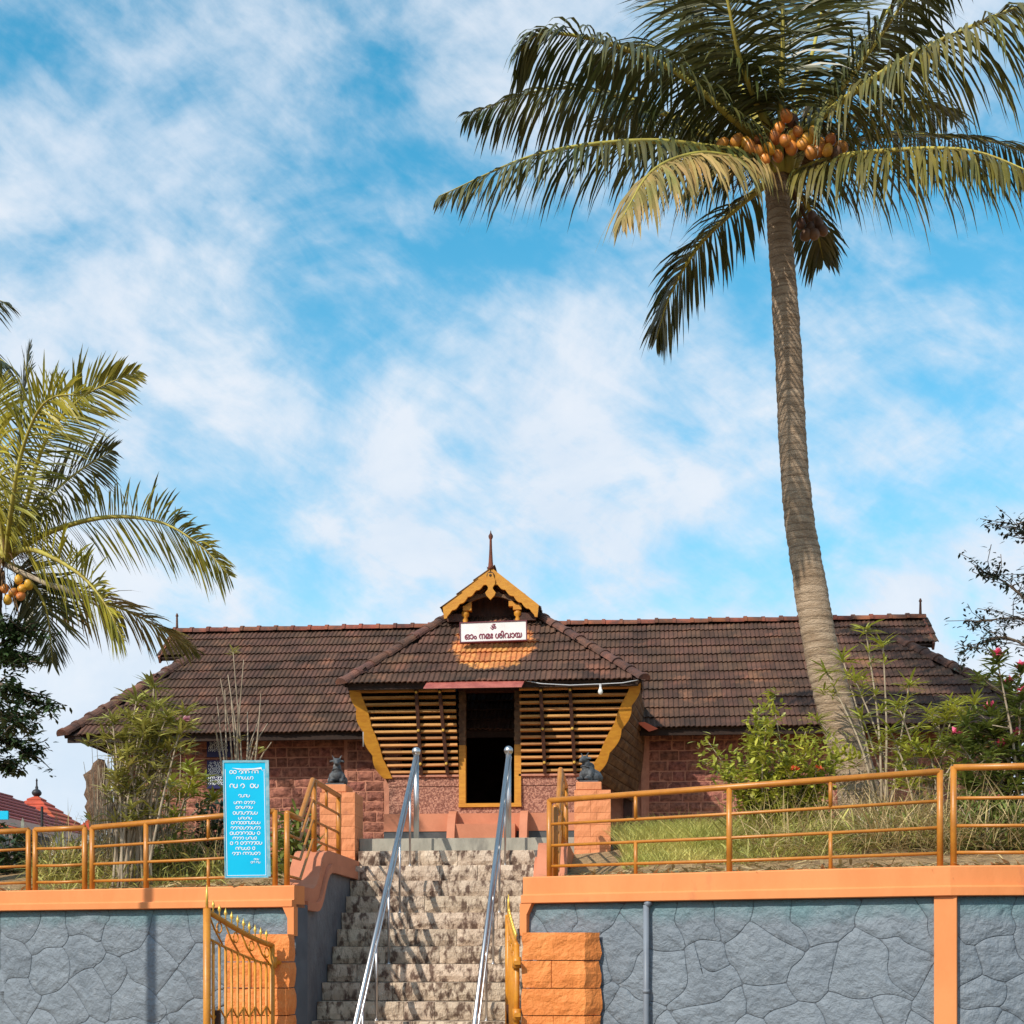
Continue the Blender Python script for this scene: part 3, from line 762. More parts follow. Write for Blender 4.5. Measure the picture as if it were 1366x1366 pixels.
def tile_field(origin, ex, es, width, length, inside, meshes, parent, limit, m, tw=.232, rows=None, name='tile', rank=None):
    """courses of tiles on a slope; the ones nearest the camera are objects of their own, the rest one mesh"""
    rows = rows or round(length/.33); step = length/rows; cand = []
    origin, ex, es = Vector(origin), Vector(ex).normalized(), Vector(es).normalized()
    for j in range(rows):
        n = int(width/tw) + 1
        for i in range(n):
            s = (i + .5)*tw; y = j*step
            if inside(s, y + step*.5):
                jx, jy = random.uniform(-.004,.004), random.uniform(-.012,.012)
                mm = frame(origin + ex*(s+jx) + es*(y+jy), ex, es) @ Matrix.Rotation(random.uniform(-.015,.015), 4, 'Z') @ Matrix.Rotation(random.uniform(-.012,.006), 4, 'X')
                cand.append((rank(mm.translation) if rank else mm.translation.length, len(cand), mm))
    cand.sort()
    for d, _, mm in cand[:limit]: link(name, random.choice(meshes), parent, mm)
    if len(cand) > limit:
        mb = MB()
        for d, _, mm in cand[limit:]:
            me = random.choice(meshes); mb.add([mm @ v.co for v in me.vertices], [tuple(p.vertices) for p in me.polygons])
        o = mb.build('roof_tiles', m, parent); o['kind'] = 'stuff'
def cap_tiles(a, b, r_, parent, m, step=.30, name='ridge_tile', sq=.8):
    """half-round ridge tiles from a to b, each one overlapping the next"""
    a, b = Vector(a), Vector(b); d = b - a; n = max(1, round(d.length/step)); d.normalize(); up = Vector((0,0,1)); x = d.cross(up).normalized(); y = x.cross(d)
    L_ = (b-a).length/n; me = None
    for v in range(1):
        vs = []; fs = []; K = 8
        for t, rr in ((0, r_*1.18), (.06, r_*1.18), (.0601, r_*1.02), (L_+.03, r_*.95)):
            for i in range(K+1):
                ang = math.pi*i/K; vs.append(x*(rr*math.cos(ang)) + y*(rr*sq*math.sin(ang) - .02) + d*t)
        for q in range(3):
            for i in range(K): p = q*(K+1)+i; fs.append((p, p+1, p+K+2, p+K+1))
        fs.append(tuple(range(K+1)))
        me = bpy.data.meshes.new(name); me.from_pydata([tuple(v) for v in vs], [], fs); me.materials.append(m); me.update()
    for i in range(n):
        link(name, me, parent, Matrix.Translation(a + d*(L_*i) + y*random.uniform(-.004,.008) + x*random.uniform(-.006,.006)))

def deck_mesh(mb, poly, th=.05):
    a, b, c = (Vector(q) for q in poly[:3]); n = (b-a).cross(c-a).normalized()
    if n.z < 0: n = -n
    mb.prism([Vector(q) - n*.012 for q in poly], -n*th)
def main_roof():
    y2 = 2*RID_Y - EAV_Y
    mb = MB()
    deck_mesh(mb, [(XL,EAV_Y,EAV_Z),(XR,EAV_Y,EAV_Z),(HR,GY,GZ_),(HL,GY,GZ_)])
    deck_mesh(mb, [(RL,GY,GZ_),(RR,GY,GZ_),(RR,RID_Y,RID_Z),(RL,RID_Y,RID_Z)])
    deck_mesh(mb, [(XL,y2,EAV_Z),(XR,y2,EAV_Z),(HR,2*RID_Y-GY,GZ_),(HL,2*RID_Y-GY,GZ_)])
    deck_mesh(mb, [(RL,2*RID_Y-GY,GZ_),(RR,2*RID_Y-GY,GZ_),(RR,RID_Y,RID_Z),(RL,RID_Y,RID_Z)])
    for X, H in ((XL, HL), (XR, HR)): deck_mesh(mb, [(X,EAV_Y,EAV_Z),(X,y2,EAV_Z),(H,2*RID_Y-GY,GZ_),(H,GY,GZ_)])
    rf = mb.build('main_roof', M['deck'], temple)
    meshes = [tile_mesh(.232, .40, M['tile'], k) for k in range(5)]
    es = Vector((0, 1, PIT)).normalized(); length = (RID_Y-EAV_Y)/es.y
    def inside(s, y):
        Y = EAV_Y + y*es.y; X = XL + s
        if Y < GY: f = (Y-EAV_Y)/(GY-EAV_Y); a, b = XL+(HL-XL)*f + .05, XR+(HR-XR)*f - .05
        else: a, b = RL, RR
        if -3.6 < X < -.3 and Y > 22.9 and abs(X+1.97) < 1.0: return False
        return a < X < b
    tile_field((XL, EAV_Y-.03, EAV_Z-.02), (1,0,0), es, XR-XL, length+.02, inside, meshes, rf, 300, M['tile'], rows=12)
    for X, H, sg in ((XL, HL, 1), (XR, HR, -1)):
        e2 = Vector((H-X, 0, GZ_-EAV_Z)).normalized(); LL = Vector((H-X, 0, GZ_-EAV_Z)).length
        ins = lambda s, y, LL=LL: (y/LL)*(GY-EAV_Y) + .1 < s < (y2-EAV_Y) - (y/LL)*(GY-EAV_Y) - .1
        if sg > 0: tile_field((X, y2, EAV_Z-.02), (0,-1,0), e2, y2-EAV_Y, LL, ins, meshes, rf, 0, M['tile'])
        else: tile_field((X, EAV_Y, EAV_Z-.02), (0,1,0), e2, y2-EAV_Y, LL, ins, meshes, rf, 0, M['tile'])
    cap_tiles((RL-.02, RID_Y, RID_Z+.01), (RR+.02, RID_Y, RID_Z+.01), .12, rf, M['ridge'], .31)
    cap_tiles((XL-.02, EAV_Y-.02, EAV_Z+.0), (HL+.1, GY+.17, GZ_+.13), .12, rf, M['ridge_dark'], .32, 'hip_tile')
    cap_tiles((XR+.02, EAV_Y-.02, EAV_Z+.0), (HR-.1, GY+.17, GZ_+.13), .12, rf, M['ridge_dark'], .32, 'hip_tile')
    # small gables at the ridge ends
    for H, RE, s in ((HL, RL, -1), (HR, RR, 1)):
        MB().prism([(H, GY+.02, GZ_-.1), (H, 2*RID_Y-GY-.02, GZ_-.1), (H, RID_Y, RID_Z-.08)], (s*.12, 0, 0)).build('gable_board', M['wood_dark'], temple)
        for q in (-1, 1):
            MB().bar((RE+s*.01, RID_Y, RID_Z-.02), (RE+s*.01, RID_Y+q*(RID_Y-GY), GZ_-.04), .035, .12).build('barge_board', M['ridge'], temple)
        MB().lathe((RE-s*.03, RID_Y, RID_Z), [(.03,0),(.022,.16),(.018,.30),(.03,.31),(.012,.36)], 8).build('finial', M['ridge_dark'], temple, True)
    # eave board and rafters' ends
    MB().box((XL+.05, EAV_Y+.02, EAV_Z-.12), (XR-.05, EAV_Y+.06, EAV_Z-.035)).build('eave_board', M['deck'], temple)
main_roof()

def blocks_wall(parent, x0, x1, z0, z1, y, m, lens, course=.162, face=.016):
    random.seed(int(x0*10)+77)
    cache = {}
    def bmesh_for(w, k):
        key = (round(w, 2), k)
        if key not in cache:
            vs, fs = rough_block(-w/2+.010, w/2-.010, 0, .06, .010, course-.010, .018, 4, 3, k*5.1+w*3)
            cache[key] = MB().add(vs, fs).mesh('block', m)
        return cache[key]
    z = z0; r_ = 0
    while z < z1 - .05:
        x = x0 + (.0 if r_ % 2 else -.0)
        first = True
        while x < x1 - .02:
            w = random.choice(lens); 
            if first and r_ % 2: w = .17
            first = False
            if x1 - (x + w) < .13: w = round(x1 - x, 2)
            link('block', bmesh_for(w, random.randint(0, 2)), parent, Matrix.Translation((x + w/2, y - face + random.uniform(-.003,.003), z)))
            x += w
        z += course; r_ += 1
def temple_walls():
    z0, z1 = E + 1.2, EAV_Z + .35
    w = MB().box((-8.25, wall_y, z0), (-3.55, wall_y+.25, z1)).box((-8.25, wall_y+.251, z0), (-8.0, 27.2, z1)).box((-8.24, 27.0, z0), (6.0, 27.25, z1))
    wl_ = w.build('wall', M['joint'], temple)
    blocks_wall(wl_, -8.22, -4.45, z0 + .25, z1 - .2, wall_y, M['laterite'], (.32, .30, .36, .18))
    # plain upright joint strip and the thicker pier next to the porch
    pier = MB().box((-4.42, wall_y-.14, z0), (-3.56, wall_y-.001, z1-.2)).build('pier', M['joint'], temple)
    blocks_wall(pier, -4.38, -3.78, z0 + .16, z1 - .25, wall_y-.14, M['laterite'], (.30, .15, .30, .26))
    w2 = MB().box((-.3, wall_y, z0), (6.0, wall_y+.25, z1)).box((5.75, wall_y+.251, z0), (6.0, 26.99, z1)).build('wall', M['joint'], temple)
    blocks_wall(w2, .42, 5.98, z0 + .45, z1 - .2, wall_y, M['laterite'], (.32, .30, .36, .20))
    MB().box((.30, wall_y-.06, z0), (.38, wall_y-.001, z1-.2)).build('joint_strip', M['joint'], temple)
    MB().box((.02, wall_y-.05, z0), (.16, wall_y-.001, z1-.2)).build('recess_post', M['wood_dark'], temple)
    # dark room behind the porch
    MB().box((-4.3, 22.26, z0), (-4.2, 25.3, E+4.0)).box((.2, 22.26, z0), (.3, 25.3, E+4.0)).box((-4.199, 25.5, z0), (.199, 25.6, E+4.9)).build('inner_wall', M['interior'], temple)
    MB().box((-4.19, 22.252, E+1.3), (.19, 25.49, E+2.27)).box((BX0+.21, 20.93, E+1.3), (BX1-.21, 22.25, E+2.27)).build('floor_slab', M['interior'], temple)
    # things one glimpses through the door: low inner step and lamp pedestal
    MB().box((-2.35, 23.4, E+2.271), (-1.5, 23.9, E+2.42)).box((-2.3, 23.9, E+2.271), (-1.55, 24.4, E+2.56)).build('inner_step', M['concrete'], temple)
# porch: base, door frame, slatted flared screens, roof
PY = 20.62                       # porch base front plane
def pz(v, Y): return E + (1278 - v) * Y / FPX
DX0, DX1 = XU(622, PY), XU(686, PY)
BX0, BX1 = XU(519, PY), XU(786, PY)
SILL = pz(1035, PY)
temple_walls()
def porch():
    fl = pz(1071, PY)
    for a, b in ((BX0, DX0-.1), (DX1+.1, BX1)):
        MB().box((a, PY, E+1.3), (b, PY+.2, SILL-.14)).build('porch_base', M['lat_rough'], temple)
        o = MB().box((a-.008, PY-.012, SILL-.136), (b+.008, PY+.2, SILL-.002)).build('brick_course', M['lat_rough'], temple)
        o = MB().box((a-.03, PY-.05, SILL), (b+.03 if b == BX1 else b, PY+.22, SILL+.03)).build('sill', M['joint'], temple)
    for a in (BX0, BX1-.2):
        MB().box((a, PY+.201, E+1.3), (a+.2, wall_y-.15, SILL-.01)).build('porch_side_base', M['lat_rough'], temple)
    MB().box((DX0-.1, PY-.02, E+1.3), (DX1+.1, PY+.3, fl-.06)).build('door_base', M['lat_rough'], temple)
    MB().box((DX0-.11, PY-.06, fl-.056), (DX1+.11, PY+.14, fl)).build('door_sill', M['wood_y'], temple)
    fr = thing_part('door_frame', temple)
    for x in (DX0-.055, DX1+.055):
        MB().box((x-.05, PY-.05, fl+.002), (x+.05, PY+.1, pz(993, PY))).build('jamb', M['wood_y'], fr)
        c = MB().box((x-.046, PY-.046, pz(993, PY)+.002), (x+.046, PY+.1, pz(915, PY)))
        for k in range(6):
            z = pz(993, PY) + .06 + k*.125; c.box((x-.054, PY-.056, z), (x+.054, PY-.03, z+.06))
        c.build('carved_jamb', M['wood_carved'], fr)
    MB().box((DX0-.12, PY-.06, pz(921, PY)), (DX1+.12, PY+.12, pz(909, PY))).build('lintel', M['wood_dark'], fr)
    # flared slatted screens
    YT = 20.12; ZT = pz(913, YT); TXL, TXR = XU(474, YT), XU(848, YT)
    def ff(f):  # depth of the flare at height fraction f
        return PY - .02 + (YT - PY + .02) * f
    n = 13
    for side in (0, 1):
        par = MB()
        for k in range(n):
            f = (k + .45) / n; z = SILL + .03 + (ZT - SILL - .03)*f; y = ff(f)
            xa = BX0 + (TXL - BX0)*f**.9; xb = BX1 + (TXR - BX1)*f**.9
            a, b = (xa, DX0-.11) if side == 0 else (DX1+.11, xb)
            MB().bar((a, y, z), (b, y + random.uniform(-.01,.01), z + random.uniform(-.006,.006)), .055, .034, (0, .2, 1)).build('slat', M['wood_slat'], temple)
        for us, ue in (((562, 555), (597, 586)) if side == 0 else ((727, 721), (767, 760))):
            a = Vector((XU(us, ff(0)-.05), ff(0)-.05, SILL + .03)); b = Vector((XU(ue, ff(1)-.05), ff(1)-.05, ZT))
            r_ = MB().bar(a, b, .05, .04, (0, 1, .3)); r_.build('screen_rib', M['wood_dark'], temple)
            for f in (.12, .5, .93):
                MB().lathe(a.lerp(b, f) + Vector((0,-.035,-.02)), [(.012,0),(.02,.012),(.02,.028),(.012,.04)], 8).build('boss', M['gold'], temple)
    # curved end brackets of yellow wood, scalloped
    for side in (0, 1):
        A, B = [], []; N_ = 60
        for i in range(N_+1):
            f = i/N_; z = SILL - .02 + (ZT - SILL + .05)*f; y = ff(f) - .04
            xe = (BX0 + (TXL-BX0)*f**.85) if side == 0 else (BX1 + (TXR-BX1)*f**.85)
            s = -1 if side == 0 else 1
            wv = .045*abs(math.sin(f*math.pi*4.0)) + .03*math.sin(f*math.pi)
            A.append((xe - s*(.045 + .02*abs(math.sin(f*math.pi*3+1))), y, z)); B.append((xe + s*(.07 + wv), y, z))
        MB().strip(A, B, (0, .07, 0)).build('end_bracket', M['wood_y'], temple)
        # flared boarded flank running back to the wall
        s = -1 if side == 0 else 1; xb, xt = (BX0, TXL) if side == 0 else (BX1, TXR)
        for k in range(11):
            f0, f1 = k/11, (k+.93)/11
            def e(f, Y): 
                tt = max(0, (Y - 20.7)/1.2) if s > 0 else 0; xx = xb + (xt-xb)*f**.8 + s*(.05 + .03*math.sin(f*3.1)) + tt*(.52*(1-f) + .10)
                return Vector((xx, Y, SILL - .25*(1-f)**2*(1 if Y > 21 else .1) + (ZT-SILL)*f))
            y0 = lambda f: ff(f) + .04
            q = [e(f0, y0(f0)), e(f1, y0(f1)), e(f1, 21.9), e(f0, 21.9)]
            MB().prism(q, (-s*.03, 0, 0)).build('flank_board', M['wood_carved'], temple)
    # header beam under the eave
    MB().box((TXL-.02, YT+.02, ZT-.02), (TXR+.02, YT+.12, ZT+.12)).build('header_beam', M['wood_dark'], temple)
    # plinth with orange dado, side cheeks of the little entry steps
    yP = 19.75
    MB().box((XU(512, yP), yP, E+1.30), (BX1+.1, PY-.05, pz(1108, yP))).build('plinth_base', M['darkgrey'], temple)
    MB().box((XU(512, yP), yP-.01, pz(1108, yP)+.001), (BX1+.1, PY-.03, pz(1084, yP))).build('plinth_band', M['terracotta'], temple)
    MB().box((DX0-.12, yP-.28, E+1.31), (DX1+.1, yP-.02, pz(1098, yP-.28))).build('entry_step', M['terracotta'], temple)
    for u0 in (595, 692):
        y = yP - .42; x0, x1 = XU(u0, y), XU(u0+10.5, y); prof = []
        zt, zb = pz(1081, yP), E+1.29
        pts = [(yP+.1, zt)] + [(yP - .02 - .40*math.sin(a), zb+.08 + (zt-zb-.08)*math.cos(a)) for a in [i*math.pi/2/8 for i in range(9)]] + [(yP-.42, zb), (yP+.1, zb)]
        MB().prism([(x0, p[0], p[1]) for p in pts], (x1-x0, 0, 0)).build('step_cheek', M['terracotta'], temple)
def thing_part(name, parent):
    o = bpy.data.objects.new(name, None); COL.objects.link(o); o.parent = parent; return o
porch()

PEY, PEZ = 19.92, pz(907, 19.92)
PXL, PXR = XU(459, PEY), XU(856, PEY)
GX = XU(656, 21.5)
def porch_roof():
    YT_ = 21.80; ZT_ = PEZ + .735*(YT_-PEY); TL, TR = XU(600, YT_), XU(714, YT_)
    yb = 22.9
    GYF = 21.30                                       # front of the gablet barge boards
    za, ze, hw = pz(754, GYF), pz(806, GYF), .745
    mb = MB()
    deck_mesh(mb, [(PXL,PEY,PEZ),(PXR,PEY,PEZ),(TR,YT_,ZT_),(TL,YT_,ZT_)])
    deck_mesh(mb, [(PXL,PEY,PEZ),(PXL,yb,PEZ),(TL,yb,ZT_),(TL,YT_,ZT_)])
    deck_mesh(mb, [(PXR,PEY,PEZ),(PXR,yb,PEZ),(TR,yb,ZT_),(TR,YT_,ZT_)])
    rf = mb.build('porch_roof', M['deck'], temple)
    meshes = [tile_mesh(.232, .40, M['tile_porch'], 20+k) for k in range(5)]
    es = Vector((0, YT_-PEY, ZT_-PEZ)); LL = es.length
    ins = lambda s, y: (TL-PXL)*y/LL + .0 < s < (PXR-PXL) - (PXR-TR)*y/LL - .0
    tile_field((PXL, PEY-.03, PEZ-.02), (1,0,0), es, PXR-PXL, LL, ins, meshes, rf, 300, M['tile_porch'], rows=7)
    cap_tiles((PXL-.04, PEY-.03, PEZ+.0), (TL+.02, YT_+.05, ZT_+.08), .098, rf, M['ridge_dark'], .33, 'hip_tile')
    cap_tiles((PXR+.04, PEY-.03, PEZ+.0), (TR-.02, YT_+.05, ZT_+.08), .098, rf, M['ridge_dark'], .33, 'hip_tile')
    for X, T, d in ((PXL, TL, -1), (PXR, TR, 1)):
        e2 = Vector((T-X, 0, ZT_-PEZ)); L2 = e2.length
        i2 = lambda s, y, L2=L2: s > (YT_-PEY)*y/L2 + .1
        if d > 0: tile_field((X, PEY, PEZ-.02), (0,1,0), e2, yb-PEY, L2, i2, meshes, rf, 0, M['tile_porch'])
        else:
            i3 = lambda s, y, L2=L2: (yb-PEY-s) > (YT_-PEY)*y/L2 + .1
            tile_field((X, yb, PEZ-.02), (0,-1,0), e2, yb-PEY, L2, i3, meshes, rf, 0, M['tile_porch'])
    MB().box((PXL+.05, PEY+.03, PEZ-.09), (PXR-.05, PEY+.07, PEZ-.03)).build('porch_eave_board', M['deck'], temple)
    # gablet over the porch
    yr = 25.0
    gb = MB()
    for s in (-1, 1):
        deck_mesh(gb, [(GX, GYF+.03, za-.02), (GX, yr, za-.02), (GX+s*(hw+.01), yr, ze-.03), (GX+s*(hw+.01), GYF+.03, ze-.03)], .04)
    g = gb.build('gablet_roof', M['deck'], temple)
    gt = [tile_mesh(.232, .40, M['tile'], 40+k) for k in range(3)]
    for s in (-1, 1):
        e2 = Vector((-s*hw, 0, za-ze)); L2 = e2.length
        if s > 0: tile_field((GX+hw, GYF+.06, ze-.03), (0,1,0), e2, yr-GYF-.1, L2, lambda s_, y: True, gt, g, 0, M['tile'], rows=3)
        else: tile_field((GX-hw, yr, ze-.03), (0,-1,0), e2, yr-GYF-.1, L2, lambda s_, y: True, gt, g, 0, M['tile'], rows=3)
    cap_tiles((GX, GYF+.10, za-.075), (GX, yr, za-.075), .085, g, M['ridge'], .31)
    # back board of the gablet, dark
    MB().prism([(GX-.62, YT_+.02, ZT_-.12), (GX+.62, YT_+.02, ZT_-.12), (GX+.62, YT_+.02, ze), (GX, YT_+.02, za-.08), (GX-.62, YT_+.02, ze)], (0, .06, 0)).build('gablet_board', M['wood_dark'], temple)
    # barge boards with scalloped lower edge
    for s in (-1, 1):
        A, B = [], []; N_ = 40
        for i in range(N_+1):
            f = i/N_; x = GX + s*hw*1.0*f; z = za - (za-ze)*f
            wdt = .155 + .03*abs(math.sin(f*math.pi*6.0)) * (1 if f > .1 else f*10) + (.03 if f > .93 else 0) + .05*math.exp(-(f*7)**2)
            A.append((x, GYF, z)); B.append((x - s*wdt*.12, GYF, z - wdt))
        b = MB().strip(A, B, (0, .05, 0)).build('barge_board', M['wood_y'], temple)
        for f in (.62,):
            pass
        # bracket cluster and baluster under each side
        bx = GX + s*.36; y = GYF + .16
        MB().box((bx-.09, y-.04, ze+.02), (bx+.05, y+.06, ze+.10)).box((bx-.05*1+s*.03, y-.06, ze-.04), (bx+.08+s*.03, y+.05, ze+.03)).build('bracket_block', M['wood_y'], temple)
        MB().lathe((bx+s*.05, y, ze-.33), [(.035,0),(.05,.03),(.05,.07),(.03,.10),(.045,.15),(.03,.19),(.06,.22),(.06,.26),(.04,.30)], 10).build('baluster', M['wood_y'], temple, True)
        MB().bar((GX+s*.72, y+.1, ze-.06), (GX+s*.1, y+.1, za-.22), .06, .09).build('gable_rafter', M['wood_carved'], temple)
        MB().box((GX+s*.55-.14, y-.02, ze-.20), (GX+s*.55+.14, y+.4, ze-.08)).build('purlin_end', M['wood_dark'], temple)
    arch = []; arch2 = []
    for i in range(17):
        q = -1 + i/8; arch.append((GX+q*.45, GYF+.12, za-.42-.16*q*q)); arch2.append((GX+q*.45, GYF+.12, za-.36-.12*q*q+.02*math.sin(i*2.1)))
    MB().strip(arch2, arch, (0, .05, 0)).build('arch_board', M['wood_carved'], temple)
    # drop pendant, medallion, finial
    pd = [(-.03,-.20),(-.045,-.26),(-.065,-.31),(-.06,-.37),(-.03,-.42),(-.035,-.45),(-.07,-.50),(-.055,-.545),(0,-.61),(.055,-.545),(.07,-.50),(.035,-.45),(.03,-.42),(.06,-.37),(.065,-.31),(.045,-.26),(.03,-.20)]
    MB().prism([(GX+x*1.15, GYF-.025, za+.10+z) for x, z in pd], (0, .045, 0)).build('pendant', M['wood_y'], temple)
    m_ = MB()
    m_.tube([(GX + .05*math.cos(a), GYF-.012, za-.135+.05*math.sin(a)) for a in [i*math.pi/8 for i in range(17)]], .012, 6)
    m_.tube([(GX, GYF-.03, za-.135), (GX, GYF, za-.135)], .022, 10); m_.build('medallion', M['wood_carved'], temple, True)
    MB().lathe((GX, GYF+.03, za-.03), [(.055,0),(.04,.05),(.033,.12),(.022,.32),(.018,.46),(.033,.49),(.036,.52),(.012,.56),(.004,.60)], 10).build('finial', M['ridge'], temple, True)
    return za, ze
porch_roof()

# ------------------------------------------------------------------ lettering (built-in font glyphs as mesh)
def text_mesh(s, size, m, ext=.004, align='CENTER', bold=0.0):
    c = bpy.data.curves.new('t', 'FONT'); c.body = s; c.size = size; c.align_x = align; c.align_y = 'CENTER'; c.extrude = ext; c.offset = bold; c.resolution_u = 4
    o = bpy.data.objects.new('t', c); COL.objects.link(o)
    dg = bpy.context.evaluated_depsgraph_get(); me = bpy.data.meshes.new_from_object(o.evaluated_get(dg)); bpy.data.objects.remove(o)
    me.materials.clear(); me.materials.append(m); return me
def fit_text(s, width, height, m, bold=0):
    me = text_mesh(s, 1.0, m, .004, bold=bold); xs = [v.co.x for v in me.vertices]; ys = [v.co.y for v in me.vertices]
    if not xs: return me
    cx, cy = (min(xs)+max(xs))/2, (min(ys)+max(ys))/2; sx = width/max(1e-6, max(xs)-min(xs)); sy = height/max(1e-6, max(ys)-min(ys))
    for v in me.vertices: v.co.x = (v.co.x-cx)*sx; v.co.y = (v.co.y-cy)*sy; v.co.z = v.co.z*.5
    # heavier strokes: the same outlines again, shifted by a stroke's edge
    V = [v.co.copy() for v in me.vertices]; Fs = [tuple(p.vertices) for p in me.polygons]; mb = MB(); e = height*.028
    for k, (dx, dy) in enumerate(((0,0),(e,0),(-e,0),(0,e),(0,-e))): mb.add([v + Vector((dx, dy, k*.0004)) for v in V], Fs)
    return mb.mesh('lettering', m)
def signboard():
    Y = 20.72; c = P(658, 842.5, Y); w, h = .985, .285
    t = thing('signboard', c + Vector((0,0,-h/2)), 'white signboard with maroon lettering on the porch roof under the yellow gable', 'sign')
    tilt = Matrix.Translation(c) @ Matrix.Rotation(R(-1.0), 4, 'Y') @ Matrix.Rotation(R(86), 4, 'X')
    def put(mb_or_me, name, mtl=None):
        me = mb_or_me.mesh(name, mtl) if isinstance(mb_or_me, MB) else mb_or_me
        return link(name, me, t, tilt)
    put(MB().box((-w/2, -h/2, -.06), (w/2, h/2, 0)), 'board', M['white'])
    f = MB(); k = .014
    f.box((-w/2-k, -h/2-k, -.062), (w/2+k, -h/2, .012)).box((-w/2-k, h/2, -.062), (w/2+k, h/2+k, .012)).box((-w/2-k, -h/2, -.062), (-w/2, h/2, .012)).box((w/2, -h/2, -.062), (w/2+k, h/2, .012))
    put(f, 'frame', M['maroon_frame'])
    me = fit_text('ഓം നമഃ ശിവായ', .86, .112, M['maroon']); me.transform(Matrix.Translation((-.0, -.050, .004))); link('lettering', me, t, tilt)
    me = fit_text('ॐ', .085, .085, M['maroon']); me.transform(Matrix.Translation((.0, .075, .004))); link('om_symbol', me, t, tilt)
    for x in (-.35, .35):
        MB().bar(c + Vector((x, .02, -.12)), c + Vector((x, .34, -.12)), .03, .03).build('support', M['iron'], t)
signboard()
def glyph_row(mb, x0, x1, y, h, dens=1.0):
    """a line of small rounded script strokes"""
    x = x0
    while x < x1 - h*.3:
        if random.random() < .12: x += h*.55; continue
        k = random.choice((0, 1, 2, 3)); r_ = h*.36; n = 10
        a0, a1 = random.choice(((0, 2*math.pi), (R(-40), R(230)), (R(120), R(400)), (R(-90), R(190))))
        pts = [Vector((x + r_ + r_*1.05*math.cos(a0+(a1-a0)*i/n), y + r_*1.15*math.sin(a0+(a1-a0)*i/n), 0)) for i in range(n+1)]
        th = h*.2; 
        for i in range(n):
            d = (pts[i+1]-pts[i]).normalized(); q = Vector((-d.y, d.x, 0))*th/2
            mb.add([pts[i]+q, pts[i]-q, pts[i+1]-q, pts[i+1]+q], [(0,1,2,3)])
        if k == 0: mb.box((x+r_*1.9, y-r_*1.1, 0), (x+r_*2.2, y+r_*1.2, .0005))
        x += r_*random.uniform(2.2, 2.6)
def notice_board():
    p0 = onw(329, 1, WL, -.02); c = Vector((p0[0], p0[1]-.035, zat(1094, p0))); w, h = .372, 1.045
    t = thing('notice_board', c - Vector((0,0,h/2)), 'tall cyan notice board with white script hung on the railing', 'notice board')
    mt = Matrix.Translation(c) @ Matrix.Rotation(R(10), 4, 'Z') @ Matrix.Rotation(R(-1.0), 4, 'Y') @ Matrix.Rotation(R(90), 4, 'X')
    put = lambda mb, n, m: link(n, mb.mesh(n, m), t, mt)
    put(MB().box((-w/2, -h/2, -.03), (w/2, h/2, 0)), 'board', M['cyan'])
    f = MB(); k = .012
    f.box((-w/2-k, -h/2-k, -.034), (w/2+k, -h/2, .005)).box((-w/2-k, h/2, -.034), (w/2+k+.02, h/2+k+.01, .005)).box((-w/2-k, -h/2, -.034), (-w/2, h/2, .005)).box((w/2, -h/2, -.034), (w/2+k+.02, h/2, .005))
    put(f, 'frame', M['cyan_edge'])
    b = MB(); e = .004
    for a0, a1 in (((-w/2+.008, -h/2+.010), (-w/2+.013, h/2-.06)), ((w/2-.013, -h/2+.010), (w/2-.008, h/2-.06)), ((-w/2+.013, -h/2+.010), (w/2-.013, -h/2+.015))): b.box((*a0, .0005), (*a1, .003))
    put(b, 'border_line', M['letter'])
    # torn strip along the top
    put(MB().add([(-.12,.475,.004),(-.02,.468,.006),(.08,.470,.006),(.15,.480,.006),(.165,.44,.008),(.15,.462,.006),(.06,.456,.006),(-.06,.460,.006)], [(0,1,6,7),(1,2,5,6),(2,3,4,5)]), 'torn_film', M['letter'])
    # lines read from the photograph: (row, half width left, right, letter height)
    S = 1045/1095.0/1000
    rows = [(275,255,525,40),(332,318,468,34),(408,255,535,48),(503,335,445,34),(568,290,497,32),(615,308,478,32),(668,280,515,36),(718,330,462,30),(762,262,535,34),(812,258,532,34),(862,248,543,36),(910,275,510,32),(957,248,545,36),(1008,300,490,34),(1057,268,525,34),(1112,460,518,20),(1142,428,545,24)]
    L_ = MB(); random.seed(5)
    for yy, xa, xb, hh in rows:
        yc = h/2 - (yy - 185)*S; glyph_row(L_, (xa-397)*S, (xb-397)*S, yc, hh*S*.95)
    me = L_.mesh('lettering', M['letter']); me.transform(Matrix.Translation((0,0,.003))); link('lettering', me, t, mt)
notice_board()
def navy_boards():
    for v0, v1, lab in ((977, 1010, 'upper navy blue board with rows of white script on the brick wall'), (1014, 1052, 'lower navy blue board with rows of white script on the brick wall')):
        a, b = P(276, v1, wall_y-.06), P(310, v0, wall_y-.06); c = (a+b)/2; w, h = b.x-a.x, b.z-a.z
        t = thing('wall_board', Vector((c.x, c.y, a.z)), lab, 'sign', 'navy boards on the brick wall')
        MB().box((a.x, a.y, a.z), (b.x, a.y+.035, b.z)).build('board', M['navy'], t)
        L_ = MB(); n = 7
        for i in range(n if v0 < 1000 else 8): glyph_row(L_, -w/2+.03, w/2-.05-random.uniform(0,.05), h/2 - .04 - i*(h*.74/n), .042)
        me = L_.mesh('lettering', M['letter']); link('lettering', me, t, Matrix.Translation((c.x, a.y-.003, c.z)) @ Matrix.Rotation(R(90), 4, 'X'))
navy_boards()

